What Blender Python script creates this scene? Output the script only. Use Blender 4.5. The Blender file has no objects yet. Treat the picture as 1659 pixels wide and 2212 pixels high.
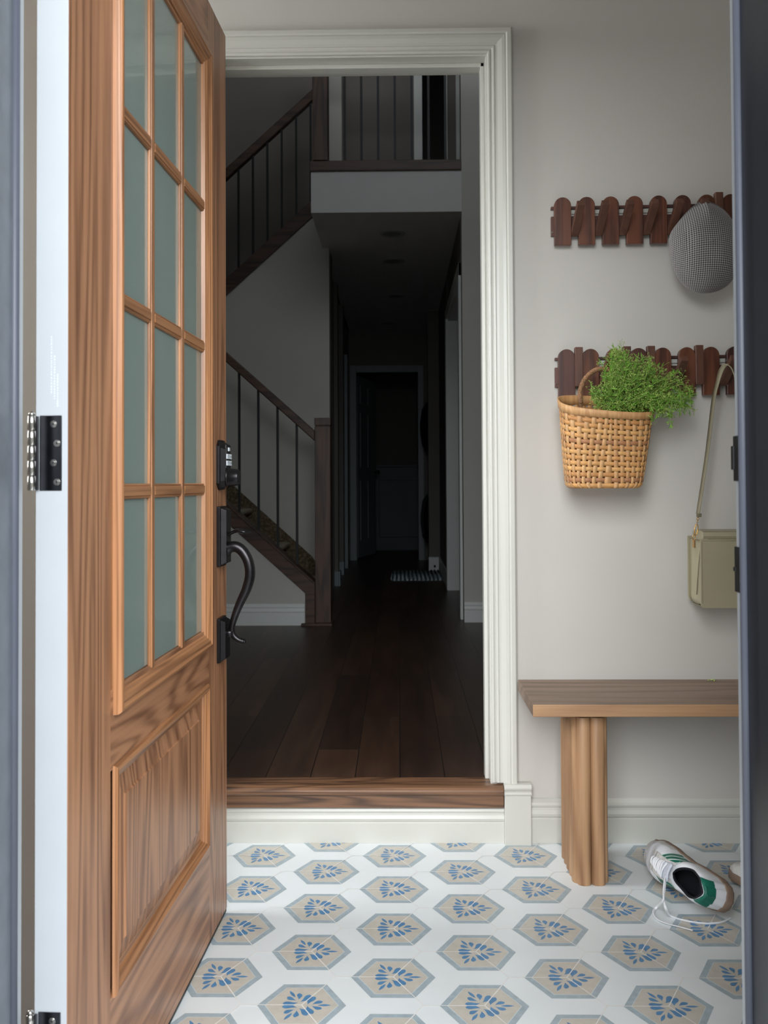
import bpy, bmesh, math, random
from mathutils import Vector, Matrix
C = bpy.context.scene
col = C.collection
random.seed(7)
R = math.radians
PI = math.pi

# ------------------------------------------------------------------ camera
FPX = 1990.0
PITCH, ROLL = R(1.15), -0.005
HZ = 0.991
YAW = math.atan(31/FPX)
SHIFT = -104.0
cam_d = bpy.data.cameras.new('camera'); cam = bpy.data.objects.new('camera', cam_d); col.objects.link(cam)
cam_d.sensor_fit = 'VERTICAL'; cam_d.sensor_height = 36; cam_d.lens = FPX*36/2212
cam_d.shift_y = SHIFT/2212
cam_d.clip_start = .02
RM = Matrix.Rotation(YAW, 4, 'Z') @ Matrix.Rotation(PI/2+PITCH, 4, 'X') @ Matrix.Rotation(ROLL, 4, 'Z')
cam.matrix_world = Matrix.Translation((0, 0, HZ)) @ RM
cam_d.dof.use_dof = True; cam_d.dof.focus_distance = 2.35; cam_d.dof.aperture_fstop = 9
C.camera = cam

def W(px, py, Y):
    "point of the vertical plane at depth Y seen at a pixel of the 1659x2212 photo"
    d = RM.to_3x3() @ Vector(((px-829.5)/FPX, -(py-1106-SHIFT)/FPX, -1))
    return Vector((0, 0, HZ)) + d*(Y/d.y)

# ------------------------------------------------------------------ light
C.view_settings.view_transform = 'Standard'; C.view_settings.look = 'None'
C.view_settings.gamma = 1; C.view_settings.exposure = -0.22
w = bpy.data.worlds.new('world'); C.world = w; w.use_nodes = True
bg = w.node_tree.nodes['Background']; bg.inputs[0].default_value = (.86, .93, 1, 1); bg.inputs[1].default_value = 1.5
_t = w.node_tree; _tc = _t.nodes.new('ShaderNodeTexCoord'); _sp = _t.nodes.new('ShaderNodeSeparateXYZ'); _r = _t.nodes.new('ShaderNodeValToRGB')
_t.links.new(_tc.outputs['Generated'], _sp.inputs[0]); _t.links.new(_sp.outputs[2], _r.inputs[0]); _t.links.new(_r.outputs[0], bg.inputs[0])
_r.color_ramp.elements[0].position = 0.0; _r.color_ramp.elements[0].color = (.46, .47, .46, 1)      # ground and street
_r.color_ramp.elements[1].position = .12; _r.color_ramp.elements[1].color = (.88, .94, 1, 1)        # pale sky
def area(name, loc, target, sx, sy, power, colr):
    l = bpy.data.lights.new(name, 'AREA'); l.shape = 'RECTANGLE'; l.size = sx; l.size_y = sy; l.energy = power; l.color = colr
    o = bpy.data.objects.new(name, l); col.objects.link(o); o.location = loc
    o.rotation_euler = (Vector(target)-Vector(loc)).to_track_quat('-Z', 'Y').to_euler()
    return o
area('sky_light', (.5, -2.6, 2.95), (.1, 1.6, 1.5), 5.0, 2.8, 600, (.95, .98, 1))
area('added_gap_fill', (-2.0, 1.42, 1.75), (-.6, 1.5, 1.6), .34, 1.2, 7, (.93, .97, 1))  # added lamp brightening the wall in the gap behind the door
area('added_porch_fill', (-2.4, 2.08, 2.0), (-.6, 2.2, 1.5), 1.2, 1.6, 92, (.95, .98, 1))  # added lamp outside the porch, lifts the upper back wall
area('added_hall_fill', (.3, 2.2, 4.3), (-.3, 5.5, 3.0), 1.8, 1.2, 3.0, (.97, .98, 1))  # added lamp high over the doorway to brighten the hall

# ------------------------------------------------------------------ helpers
def lin(c):
    return tuple((x/255/12.92 if x/255 <= .04045 else ((x/255+.055)/1.055)**2.4) for x in c)+(1,)
def nt(name):
    m = bpy.data.materials.new(name); m.use_nodes = True
    t = m.node_tree; return m, t, t.nodes['Principled BSDF']
def node(t, typ, **kw):
    n = t.nodes.new(typ)
    for k, v in kw.items():
        setattr(n, k, v)
    return n
def math_(t, op, a, b=None):
    n = t.nodes.new('ShaderNodeMath'); n.operation = op
    for i, v in enumerate((a, b)):
        if v is None: continue
        if isinstance(v, (int, float)): n.inputs[i].default_value = v
        else: t.links.new(v, n.inputs[i])
    return n.outputs[0]
def mapping(t, scale, rot=(0, 0, 0), kind='Object', loc=(0, 0, 0)):
    tc = t.nodes.new('ShaderNodeTexCoord'); mp = t.nodes.new('ShaderNodeMapping')
    mp.inputs['Scale'].default_value = scale; mp.inputs['Rotation'].default_value = rot; mp.inputs['Location'].default_value = loc
    t.links.new(tc.outputs[kind], mp.inputs[0]); return mp.outputs[0]
def ramp(t, fac, stops):
    r = t.nodes.new('ShaderNodeValToRGB'); e = r.color_ramp.elements
    while len(e) > 1: e.remove(e[-1])
    e[0].position = stops[0][0]; e[0].color = stops[0][1]
    for p, c in stops[1:]:
        k = e.new(p); k.color = c
    t.links.new(fac, r.inputs[0]); return r.outputs[0]
def bump(t, b, h, strength, dist=.002):
    n = t.nodes.new('ShaderNodeBump'); n.inputs['Strength'].default_value = strength; n.inputs['Distance'].default_value = dist
    t.links.new(h, n.inputs['Height']); t.links.new(n.outputs[0], b.inputs['Normal'])
def noise(t, vec, scale, detail=4, rough=.55, dist=0):
    n = t.nodes.new('ShaderNodeTexNoise'); n.inputs['Scale'].default_value = scale; n.inputs['Detail'].default_value = detail
    n.inputs['Roughness'].default_value = rough; n.inputs['Distortion'].default_value = dist
    if vec is not None: t.links.new(vec, n.inputs['Vector'])
    return n.outputs['Fac']
def plain(name, c, rough=.5, metal=0, var=.04, nscale=8, bmp=.0, bscale=200, coat=0, spec=.5):
    m, t, b = nt(name)
    v = mapping(t, (1, 1, 1)); n = noise(t, v, nscale)
    c1 = lin(tuple(max(0, x*(1-var)) for x in c)); c2 = lin(tuple(min(255, x*(1+var)) for x in c))
    t.links.new(ramp(t, n, [(.3, c1), (.7, c2)]), b.inputs['Base Color'])
    b.inputs['Roughness'].default_value = rough; b.inputs['Metallic'].default_value = metal
    b.inputs['Coat Weight'].default_value = coat; b.inputs['Specular IOR Level'].default_value = spec
    if bmp: bump(t, b, noise(t, v, bscale, 2), bmp, .001)
    return m
def wood(name, light, dark, axis='z', ring=34, freq=(7, .55), rough=.42, fib=.35, coat=0, loc=(0, 0, 0), contrast=1):
    "oak-like wood with cathedral grain running along the given axis"
    m, t, b = nt(name)
    a, l = freq
    sc = {'x': (l, a, a), 'y': (a, l, a), 'z': (a, a, l)}[axis]
    fs = {'x': (9, 210, 210), 'y': (210, 9, 210), 'z': (210, 210, 9)}[axis]
    gs = {'x': (2.2, 75, 75), 'y': (75, 2.2, 75), 'z': (75, 75, 2.2)}[axis]
    v = mapping(t, sc, loc=loc); n1 = noise(t, v, 1, 2, .4, .25)
    s = math_(t, 'SINE', math_(t, 'MULTIPLY', n1, ring*4)); s = math_(t, 'MULTIPLY_ADD', s, .5); s.node.inputs[2].default_value = .5
    s = math_(t, 'POWER', s, 1.6)
    f = noise(t, mapping(t, fs), 1, 3, .6)
    big = noise(t, mapping(t, tuple(x*.6 for x in sc)), 1.3, 2)
    k = math_(t, 'ADD', math_(t, 'MULTIPLY', s, .42*contrast), math_(t, 'MULTIPLY', f, fib*1.2))
    g2 = noise(t, mapping(t, gs), 1, 3, .55)
    k = math_(t, 'ADD', k, math_(t, 'MULTIPLY', big, .30)); k = math_(t, 'ADD', k, math_(t, 'MULTIPLY', math_(t, 'SUBTRACT', g2, .5), .9*contrast)); k = math_(t, 'SUBTRACT', k, .2*contrast)
    t.links.new(ramp(t, k, [(.08, lin(light)), (.75, lin(dark))]), b.inputs['Base Color'])
    b.inputs['Roughness'].default_value = rough; b.inputs['Coat Weight'].default_value = coat; b.inputs['Coat Roughness'].default_value = .3
    bump(t, b, k, .22, .0012)
    return m

def link(name, me, mats, parent=None):
    for m in (mats if isinstance(mats, (list, tuple)) else [mats]): me.materials.append(m)
    o = bpy.data.objects.new(name, me); col.objects.link(o)
    if parent is not None: o.parent = parent
    return o
def tag(o, label=None, cat=None, group=None, kind=None):
    if label: o['label'] = label
    if cat: o['category'] = cat
    if group: o['group'] = group
    if kind: o['kind'] = kind
    return o
def thing(name, loc, label, cat, group=None, rz=0, kind=None):
    o = bpy.data.objects.new(name, None); col.objects.link(o); o.location = loc; o.rotation_euler = (0, 0, rz)
    o.empty_display_size = .05
    return tag(o, label, cat, group, kind)

class MB:
    "collects shapes into one mesh"
    def __init__(s): s.v = []; s.f = []; s.m = []; s.sm = []; s.uv = {}
    def add(s, vs, fs, mi=0, smooth=False):
        o = len(s.v); s.v += [tuple(v) for v in vs]
        for f in fs: s.f.append(tuple(i+o for i in f)); s.m.append(mi); s.sm.append(smooth)
        return o
    def box(s, x0, x1, y0, y1, z0, z1, mi=0):
        v = [(x, y, z) for z in (z0, z1) for y in (y0, y1) for x in (x0, x1)]
        s.add(v, [(0, 2, 3, 1), (4, 5, 7, 6), (0, 1, 5, 4), (2, 6, 7, 3), (0, 4, 6, 2), (1, 3, 7, 5)], mi); return s
    def obox(s, c, ax, ay, az, mi=0):
        "oriented box: centre and three half-axis vectors"
        c = Vector(c); ax, ay, az = Vector(ax), Vector(ay), Vector(az)
        v = [c+ax*i+ay*j+az*k for k in (-1, 1) for j in (-1, 1) for i in (-1, 1)]
        s.add(v, [(0, 2, 3, 1), (4, 5, 7, 6), (0, 1, 5, 4), (2, 6, 7, 3), (0, 4, 6, 2), (1, 3, 7, 5)], mi); return s
    def prism(s, poly, d0, d1, axis='y', mi=0, smooth=False):
        n = len(poly)
        def P(p, d): return {'y': (p[0], d, p[1]), 'z': (p[0], p[1], d), 'x': (d, p[0], p[1])}[axis]
        v = [P(p, d0) for p in poly]+[P(p, d1) for p in poly]
        o = s.add(v, [tuple(range(n)), tuple(range(2*n-1, n-1, -1))], mi)
        for i in range(n):
            j = (i+1) % n; s.f.append((o+i, o+j, o+n+j, o+n+i)); s.m.append(mi); s.sm.append(smooth)
        return s
    def grid(s, pts, mi=0, smooth=True, closed=False):
        "rows of points"
        nr, nc = len(pts), len(pts[0]); o = len(s.v)
        for r in pts: s.v += [tuple(p) for p in r]
        for i in range(nr-1):
            for j in range(nc if closed else nc-1):
                k = (j+1) % nc
                s.f.append((o+i*nc+j, o+i*nc+k, o+(i+1)*nc+k, o+(i+1)*nc+j))
                s.m.append(mi(i, j) if callable(mi) else mi); s.sm.append(smooth)
        return s
    def tube(s, pts, r, n=10, mi=0, flat=1.0, cap=True, up=(0, 0, 1)):
        pts = [Vector(p) for p in pts]; m = len(pts); rr = r if isinstance(r, (list, tuple)) else [r]*m
        rings = []; prev = None
        for i, p in enumerate(pts):
            d = (pts[min(i+1, m-1)]-pts[max(i-1, 0)]).normalized()
            if prev is None:
                u = Vector(up).cross(d)
                if u.length < 1e-3: u = Vector((1, 0, 0)).cross(d)
            else: u = prev-d*prev.dot(d)
            u.normalize(); prev = u; q = d.cross(u)
            rings.append([p+u*math.cos(2*PI*k/n)*rr[i]+q*math.sin(2*PI*k/n)*rr[i]*flat for k in range(n)])
        o = len(s.v); s.grid(rings, mi, True, True)
        if cap:
            s.f.append(tuple(o+k for k in range(n))[::-1]); s.m.append(mi); s.sm.append(False)
            s.f.append(tuple(o+(m-1)*n+k for k in range(n))); s.m.append(mi); s.sm.append(False)
        return s
    def build(s, name, mats, parent=None, bevel=0, seg=2, sub=0, solid=0, weld=False):
        me = bpy.data.meshes.new(name); me.from_pydata(s.v, [], s.f)
        me.polygons.foreach_set('material_index', s.m); me.polygons.foreach_set('use_smooth', s.sm)
        me.update()
        o = link(name, me, mats, parent)
        bm = bmesh.new(); bm.from_mesh(me)
        if weld: bmesh.ops.remove_doubles(bm, verts=bm.verts, dist=1e-5)
        bmesh.ops.recalc_face_normals(bm, faces=bm.faces); bm.to_mesh(me); bm.free()
        if solid:
            k = o.modifiers.new('solid', 'SOLIDIFY'); k.thickness = solid; k.offset = 0
        if bevel:
            k = o.modifiers.new('bevel', 'BEVEL'); k.width = bevel; k.segments = seg; k.limit_method = 'ANGLE'; k.angle_limit = R(35)
        if sub:
            k = o.modifiers.new('sub', 'SUBSURF'); k.levels = sub; k.render_levels = sub
        return o
def cyl(mb, p0, p1, r, n=24, mi=0, r2=None):
    mb.tube([p0, p1], [r, r if r2 is None else r2], n, mi); return mb
def smooth_path(pts, k=8):
    "Catmull-Rom through points"
    P = [Vector(p) for p in pts]; P = [P[0]*2-P[1]]+P+[P[-1]*2-P[-2]]; out = []
    for i in range(1, len(P)-2):
        a, b, c, d = P[i-1:i+3]
        for j in range(k):
            u = j/k
            out.append(.5*((2*b)+(c-a)*u+(2*a-5*b+4*c-d)*u*u+(-a+3*b-3*c+d)*u**3))
    out.append(P[-2]); return out
def cprop(x, xs, ys):
    for i in range(len(xs)-1):
        if x <= xs[i+1]:
            u = max(0, (x-xs[i])/(xs[i+1]-xs[i])); u = u*u*(3-2*u); return ys[i]+(ys[i+1]-ys[i])*u
    return ys[-1]
def lerp(a, b, t): return a+(b-a)*t

# ------------------------------------------------------------------ materials
M = {}
M['wall'] = plain('wall paint', (206, 202, 195), .75, var=.012, nscale=2, bmp=.08, bscale=260)
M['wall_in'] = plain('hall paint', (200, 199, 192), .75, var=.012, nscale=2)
M['wall_shade'] = plain('shaded hall paint', (118, 114, 110), .75, var=.012, nscale=2)  # hall paint darkened: shade of deep passage and landing put in the colour
M['white_shade'] = plain('shaded white paint', (134, 148, 152), .45, var=.01)  # white woodwork dimmed in colour to stand for far-end shade
M['ceil'] = plain('ceiling paint', (222, 221, 220), .8, var=.01)
M['white'] = plain('white gloss paint', (206, 205, 197), .32, var=.012, nscale=3, bmp=.05, bscale=90)
M['white_bright'] = plain('white satin paint', (172, 177, 182), .35, var=.01, bmp=.06, bscale=120)
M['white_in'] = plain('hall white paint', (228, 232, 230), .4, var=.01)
M['frame'] = plain('charcoal paint', (34, 38, 45), .36, var=.06, nscale=30, bmp=.05, bscale=150)
M['frame_lit'] = plain('lit charcoal paint', (112, 119, 128), .36, var=.05, nscale=30, bmp=.05, bscale=150)  # frame's left side lightened, daylight put into its charcoal colour
M['seal'] = plain('rubber seal', (84, 88, 100), .45, var=.03)
M['darkgap'] = plain('black plastic', (18, 18, 20), .5)
DL, DD = (182, 131, 95), (116, 74, 48)
M['oak_v'] = wood('stained oak upright', DL, DD, 'z', 26, (6.5, .42), .40, coat=.15)
M['oak_h'] = wood('stained oak across', DL, DD, 'x', 26, (7.5, .7), .40, loc=(3, 1, 4), coat=.15)
M['oak_mv'] = wood('oak moulding upright', (176, 124, 84), (120, 78, 48), 'z', 14, (30, .6), .35, coat=.2)
M['oak_mh'] = wood('oak moulding across', (176, 124, 84), (120, 78, 48), 'x', 14, (30, .6), .35, coat=.2)
M['thr'] = wood('walnut threshold', (128, 92, 66), (58, 38, 26), 'x', 16, (14, 1.2), .4, coat=.1)
M['stairwood'] = wood('dark stained stair wood', (96, 68, 52), (48, 32, 24), 'z', 10, (9, 1.2), .45)
M['stairwood_x'] = wood('dark stained stair board', (90, 64, 50), (46, 31, 24), 'x', 10, (9, 1.2), .45)
M['black'] = plain('black iron', (20, 21, 24), .45, metal=.3)
M['bench'] = wood('weathered pine bench top', (146, 122, 104), (104, 84, 70), 'x', 8, (9, .8), .5, fib=.35, contrast=.7)
M['bench_e'] = wood('pine bench edge', (190, 150, 112), (146, 108, 78), 'x', 8, (9, .8), .5, fib=.35, contrast=.6)
M['bench_leg'] = wood('pine bench leg', (186, 146, 108), (138, 100, 70), 'z', 10, (10, .9), .5, fib=.3)
M['rack'] = wood('walnut rack', (112, 64, 42), (64, 33, 24), 'z', 9, (16, 1.5), .38, coat=.15)
M['rack2'] = wood('reddish rack', (96, 54, 42), (56, 30, 26), 'z', 9, (16, 1.5), .38, loc=(4, 4, 1), coat=.15)
M['peg'] = wood('rack peg wood', (112, 74, 56), (72, 44, 34), 'z', 4, (20, 3), .42, contrast=.4)
M['bronze'] = plain('aged bronze', (52, 50, 52), .3, metal=.85, var=.12, nscale=25)
M['chrome'] = plain('polished nickel', (188, 184, 178), .12, metal=1, var=.02)
M['nickel_dark'] = plain('hinge steel', (92, 92, 96), .14, metal=1, var=.05, nscale=60)
M['gold'] = plain('brass', (205, 160, 88), .25, metal=1, var=.03)
M['olive'] = plain('olive leather', (160, 152, 126), .42, var=.03, nscale=6, bmp=.12, bscale=700)
M['olive_d'] = plain('olive leather edge', (112, 106, 82), .5, var=.03)
M['stitch'] = plain('dark thread', (78, 70, 48), .8)
M['cane'] = wood('cane strip', (222, 172, 112), (176, 118, 66), 'x', 6, (14, 4), .5, fib=.35, contrast=.7)
M['cane_v'] = wood('cane stake', (222, 176, 122), (188, 136, 88), 'z', 6, (14, 4), .5, fib=.35, contrast=.6)
M['rim'] = wood('cane rim', (228, 182, 128), (186, 132, 82), 'z', 6, (40, 2), .5, fib=.5, contrast=.6)
M['rope'] = plain('brown cord', (140, 104, 74), .8, var=.3, nscale=300)
M['stem'] = plain('herb stem', (140, 172, 76), .6, var=.1)
M['leafg'] = plain('herb leaf', (104, 150, 46), .6, var=.22, nscale=60)
M['podg'] = plain('herb seed pod', (186, 208, 112), .6, var=.12, nscale=60)
M['leather_w'] = plain('white leather', (238, 240, 244), .38, var=.012, bmp=.06, bscale=300)
M['suede'] = plain('pale grey suede', (212, 210, 206), .85, var=.03, nscale=60, bmp=.1, bscale=500)
M['green'] = plain('bottle green leather', (22, 108, 88), .38, var=.05, nscale=30)
M['green_p'] = plain('pale mint leather', (205, 236, 222), .4, var=.01)
M['gum'] = plain('gum rubber', (136, 114, 98), .55, var=.05, nscale=60, bmp=.1, bscale=300)
M['lining'] = plain('black lining', (18, 20, 26), .8)
M['lace'] = plain('white cotton lace', (236, 238, 242), .8, var=.02, bmp=.2, bscale=900)
M['inner_white'] = plain('white tongue lining', (214, 220, 232), .8, var=.03, nscale=60)
M['led'] = plain('pot light lens', (150, 150, 148), .6)
M['keys'] = plain('keypad button', (205, 214, 220), .4, var=.01)
M['tile_white'] = plain('white tile glaze', (226, 231, 232), .30, var=.012, nscale=6, bmp=.03, bscale=60)
M['tile_beige'] = plain('beige tile print', (196, 190, 179), .32, var=.025, nscale=50)
M['tile_grey'] = plain('blue grey tile print', (163, 177, 184), .32, var=.05, nscale=60)
M['tile_line'] = plain('pale tile line', (206, 218, 222), .32)
M['tile_blue'] = plain('blue tile print', (88, 134, 174), .32, var=.06, nscale=60)
M['grout'] = plain('grout', (228, 226, 222), .8, var=.03, nscale=60)

def glass_mat():
    m, t, b = nt('frosted pane')
    b.inputs['Base Color'].default_value = lin((150, 170, 164)); b.inputs['Roughness'].default_value = .5
    b.inputs['Transmission Weight'].default_value = .25
    b.inputs['Coat Weight'].default_value = 1; b.inputs['Coat Roughness'].default_value = 0.0; b.inputs['Coat IOR'].default_value = 1.75
    return m
M['pane'] = glass_mat()

def plank_floor():
    m, t, b = nt('dark plank floor')
    tc = node(t, 'ShaderNodeTexCoord'); sp = node(t, 'ShaderNodeSeparateXYZ'); cb = node(t, 'ShaderNodeCombineXYZ')
    t.links.new(tc.outputs['Object'], sp.inputs[0]); t.links.new(sp.outputs[1], cb.inputs[0]); t.links.new(sp.outputs[0], cb.inputs[1])
    br = node(t, 'ShaderNodeTexBrick'); t.links.new(cb.outputs[0], br.inputs['Vector'])
    br.inputs['Scale'].default_value = 1; br.inputs['Brick Width'].default_value = 1.1; br.inputs['Row Height'].default_value = .127
    br.inputs['Mortar Size'].default_value = .0016; br.inputs['Mortar Smooth'].default_value = .4; br.offset = .37; br.offset_frequency = 2
    br.inputs['Color1'].default_value = (.1, .1, .1, 1); br.inputs['Color2'].default_value = (.9, .9, .9, 1); br.inputs['Mortar'].default_value = (.5, .5, .5, 1)
    g = noise(t, mapping(t, (22, 2.2, 1)), 1, 5, .6, .6)
    sepc = node(t, 'ShaderNodeSeparateColor'); t.links.new(br.outputs['Color'], sepc.inputs[0])
    k = math_(t, 'ADD', math_(t, 'MULTIPLY', sepc.outputs[0], .35), math_(t, 'MULTIPLY', g, .65))
    c = ramp(t, k, [(.2, lin((38, 27, 22))), (.5, lin((62, 43, 33))), (.85, lin((92, 66, 49)))])
    mx = node(t, 'ShaderNodeMix', data_type='RGBA'); t.links.new(br.outputs['Fac'], mx.inputs[0]); t.links.new(c, mx.inputs[6]); mx.inputs[7].default_value = lin((20, 13, 10))
    t.links.new(mx.outputs[2], b.inputs['Base Color']); b.inputs['Roughness'].default_value = .38
    h = math_(t, 'SUBTRACT', math_(t, 'MULTIPLY', g, .8), br.outputs['Fac']); bump(t, b, h, .5, .0015)
    return m
M['planks'] = plank_floor()

def houndstooth():
    m, t, b = nt('houndstooth wool')
    uv = node(t, 'ShaderNodeUVMap'); uv.uv_map = 'UVMap'
    sp = node(t, 'ShaderNodeSeparateXYZ'); t.links.new(uv.outputs[0], sp.inputs[0])
    i = math_(t, 'FLOOR', sp.outputs[0]); j = math_(t, 'FLOOR', sp.outputs[1])
    mod = lambda v, n: math_(t, 'FLOORED_MODULO', v, n)
    tw = math_(t, 'LESS_THAN', mod(math_(t, 'ADD', i, j), 4), 2)
    wi = math_(t, 'LESS_THAN', mod(i, 8), 4); wj = math_(t, 'LESS_THAN', mod(j, 8), 4)
    a = math_(t, 'MULTIPLY', tw, wi); c = math_(t, 'MULTIPLY', math_(t, 'SUBTRACT', 1, tw), wj)
    dark = math_(t, 'ADD', a, c)
    band = math_(t, 'LESS_THAN', mod(j, 64), 8); bandv = math_(t, 'LESS_THAN', mod(i, 88), 8)
    bd = math_(t, 'MAXIMUM', band, bandv)
    cl = ramp(t, bd, [(0, lin((26, 28, 34))), (1, lin((10, 10, 13)))])
    mx = node(t, 'ShaderNodeMix', data_type='RGBA'); t.links.new(dark, mx.inputs[0])
    mx.inputs[6].default_value = lin((170, 166, 163)); t.links.new(cl, mx.inputs[7])
    t.links.new(mx.outputs[2], b.inputs['Base Color']); b.inputs['Roughness'].default_value = .9
    b.inputs['Sheen Weight'].default_value = .2
    bump(t, b, noise(t, mapping(t, (1, 1, 1)), 700, 2), .3, .001)
    return m
M['tweed'] = houndstooth()
def carpet():
    m, t, b = nt('mottled stair carpet')
    n = noise(t, mapping(t, (1, 1, 1)), 55, 4, .7)
    t.links.new(ramp(t, n, [(.35, lin((74, 62, 48))), (.52, lin((104, 90, 70))), (.66, lin((140, 126, 104)))]), b.inputs['Base Color'])
    b.inputs['Roughness'].default_value = .95; bump(t, b, noise(t, mapping(t, (1, 1, 1)), 300, 2), .6, .003)
    return m
M['carpet'] = carpet()
M['tread'] = plain('lit tread carpet', (176, 166, 146), .95, var=.12, nscale=60, bmp=.4, bscale=300)  # same stair carpet coloured paler, as if lit from above
def rugmat():
    m, t, b = nt('ribbed rug')
    wv = node(t, 'ShaderNodeTexWave'); wv.inputs['Scale'].default_value = 9; wv.inputs['Distortion'].default_value = 1.5
    t.links.new(mapping(t, (1, .3, 1)), wv.inputs[0])
    t.links.new(ramp(t, wv.outputs['Fac'], [(.3, lin((70, 92, 100))), (.7, lin((200, 214, 216)))]), b.inputs['Base Color']); b.inputs['Roughness'].default_value = .95
    return m
M['rug'] = rugmat()

# ================================================================== STRUCTURE
BY = 2.565      # vestibule back wall face
FZ = .158       # hall floor height
OX0, OX1, OZ1 = -.503, .250, 2.185     # inner door opening
def struct(mb, name, mats, label, cat, **kw):
    return tag(mb.build(name, mats, **kw), label, cat, kind='structure')

# --- hex tile floor (one mesh: slab, prints, grout)
def tile_floor():
    mb = MB(); s = .3464/3; sq = math.sqrt(3)
    x0, x1, y0, y1 = -1.7, 2.2, .25, BY
    mb.box(x0, x1, y0, y1, -.06, 0, 0)
    def clip(poly):
        def cut(p, f):
            out = []
            for i in range(len(p)):
                a, b = p[i], p[(i+1) % len(p)]; fa, fb = f(a), f(b)
                if fa >= 0: out.append(a)
                if fa*fb < 0:
                    u = fa/(fa-fb); out.append((a[0]+(b[0]-a[0])*u, a[1]+(b[1]-a[1])*u))
            return out
        for f in (lambda p: p[0]-x0, lambda p: x1-p[0], lambda p: p[1]-y0-.01, lambda p: y1-.001-p[1]):
            if len(poly) > 2: poly = cut(poly, f)
        return poly
    def flat(poly, z, mi):
        poly = clip(poly)
        if len(poly) < 3: return
        mb.add([(p[0], p[1], z) for p in poly], [tuple(range(len(poly)))], mi)
    def hexa(cx, cy, r): return [(cx+r*math.cos(k*PI/3), cy+r*math.sin(k*PI/3)) for k in range(6)]
    def drop(p0, p1, wd, bend=0, n=9, sharp=False):
        a = Vector(p0); b = Vector(p1); d = b-a; L = d.length; d /= L; q = Vector((-d.y, d.x)); up = []; dn = []
        for k in range(n+1):
            u = k/n
            wv = (math.sin(PI*u) if sharp else (math.sin(PI*u**1.7)**.8 if u < .999 else 0))*wd/2
            cpt = a+d*L*u+q*bend*math.sin(PI*u)
            up.append(cpt+q*wv); dn.append(cpt-q*wv)
        return up+dn[-2:0:-1]
    leaves = [drop((.0112, .002), (.0235, .0290), .0150, .003), drop((.0195, .0025), (.0395, .0125), .0105, .0016), drop((.030, 0), (.0563, 0), .0066, 0, sharp=True)]
    leaves += [[Vector((p[0], -p[1])) for p in l][::-1] for l in leaves[:2]]
    def line(a, b, wd, z):
        a = Vector(a); b = Vector(b); d = (b-a).normalized(); q = Vector((-d.y, d.x))*wd/2
        flat([tuple(p) for p in (a-q, b-q, b+q, a+q)], z, 5)
    for n in range(-8, 10):
        for m_ in range(-2, 26):
            cx = -.362+.3464*n+(.1732 if m_ % 2 else 0); cy = 2.464-.1*(m_-2) 
            if cx < x0-.2 or cx > x1+.2: continue
            flat(hexa(cx, cy, .0845), .0003, 2); flat(hexa(cx, cy, .0705), .0005, 3); flat(hexa(cx, cy, .0692), .0007, 1)
            for k in range(3):
                ca, sa = math.cos(k*2*PI/3), math.sin(k*2*PI/3)
                for li, l in enumerate(leaves):
                    flat([(cx+p[0]*ca-p[1]*sa, cy+p[0]*sa+p[1]*ca) for p in l], .0009+.00003*(li+5*k), 4)
                an = PI+k*2*PI/3
                line((cx, cy), (cx+s*math.cos(an), cy+s*math.sin(an)), .0020, .0014+.00003*k)
    return mb
struct(tile_floor(), 'floor', [M['tile_white'], M['tile_beige'], M['tile_grey'], M['tile_line'], M['tile_blue'], M['grout']],
       'white hexagon tile floor with beige and blue leaf motifs', 'floor')

# --- vestibule walls
mb = MB(); H = 2.75
mb.box(-1.8, OX0-.018, BY, 2.68, -.02, H); mb.box(OX1+.018, 2.3, BY, 2.68, -.02, H); mb.box(OX0-.018, OX1+.018, BY, 2.68, OZ1+.018, H)
mb.box(OX0-.018, OX1+.018, BY, 2.68, -.02, FZ-.03)
struct(mb, 'wall_back', M['wall'], 'pale grey wall with the doorway into the hall', 'wall', bevel=0)
struct(MB().box(-1.8, -1.7, 1.2, BY, -.02, .9).box(-1.8, -1.7, 1.2, BY, 2.35, H).box(-1.8, -1.7, 1.2, 1.25, .9, 2.35).box(-1.8, -1.7, 1.59, 1.75, .9, 2.35).box(-1.8, -1.7, 2.5, BY, .9, 2.35).box(-1.7, -.62, 1.62, 1.70, -.02, H), 'wall_left', M['wall'], 'grey wall of the porch behind the open door', 'wall')
struct(MB().box(2.2, 2.3, 1.2, BY, -.02, H), 'wall_right', M['wall'], 'grey right wall of the porch', 'wall')
mb = MB(); FX0, FX1, FT = -.494, .438, 2.085
mb.box(-1.8, FX0-.032, 1.03, 1.205, -.15, H+.2); mb.box(FX1+.032, 2.4, 1.03, 1.205, -.15, H+.2); mb.box(FX0-.032, FX1+.032, 1.03, 1.205, FT+.032, H+.2)
struct(mb, 'wall_front', M['wall'], 'outer wall around the front door frame', 'wall')
struct(MB().box(-1.85, 2.35, 1.1, 2.6, H, H+.1), 'ceiling', M['ceil'], 'white ceiling of the porch', 'ceiling')

# unseen windows added to admit light: one beside the porch, one above it
mb = MB(); mb.box(-1.79, -1.71, 1.75, 1.79, .9, 2.35); mb.box(-1.79, -1.71, 2.46, 2.5, .9, 2.35); mb.box(-1.79, -1.71, 1.79, 2.46, .9, .94); mb.box(-1.79, -1.71, 1.79, 2.46, 2.31, 2.35)
struct(mb, 'added_window_1', M['white'], 'added white side window of the porch', 'window')
mb = MB(); mb.box(-.7, -.65, 2.59, 2.67, 3.6, 5.0); mb.box(1.25, 1.3, 2.59, 2.67, 3.6, 5.0); mb.box(-.65, 1.25, 2.59, 2.67, 3.6, 3.65); mb.box(-.65, 1.25, 2.59, 2.67, 4.95, 5.0)
struct(mb, 'added_window_2', M['white'], 'added white window high over the hall doorway', 'window')

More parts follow.
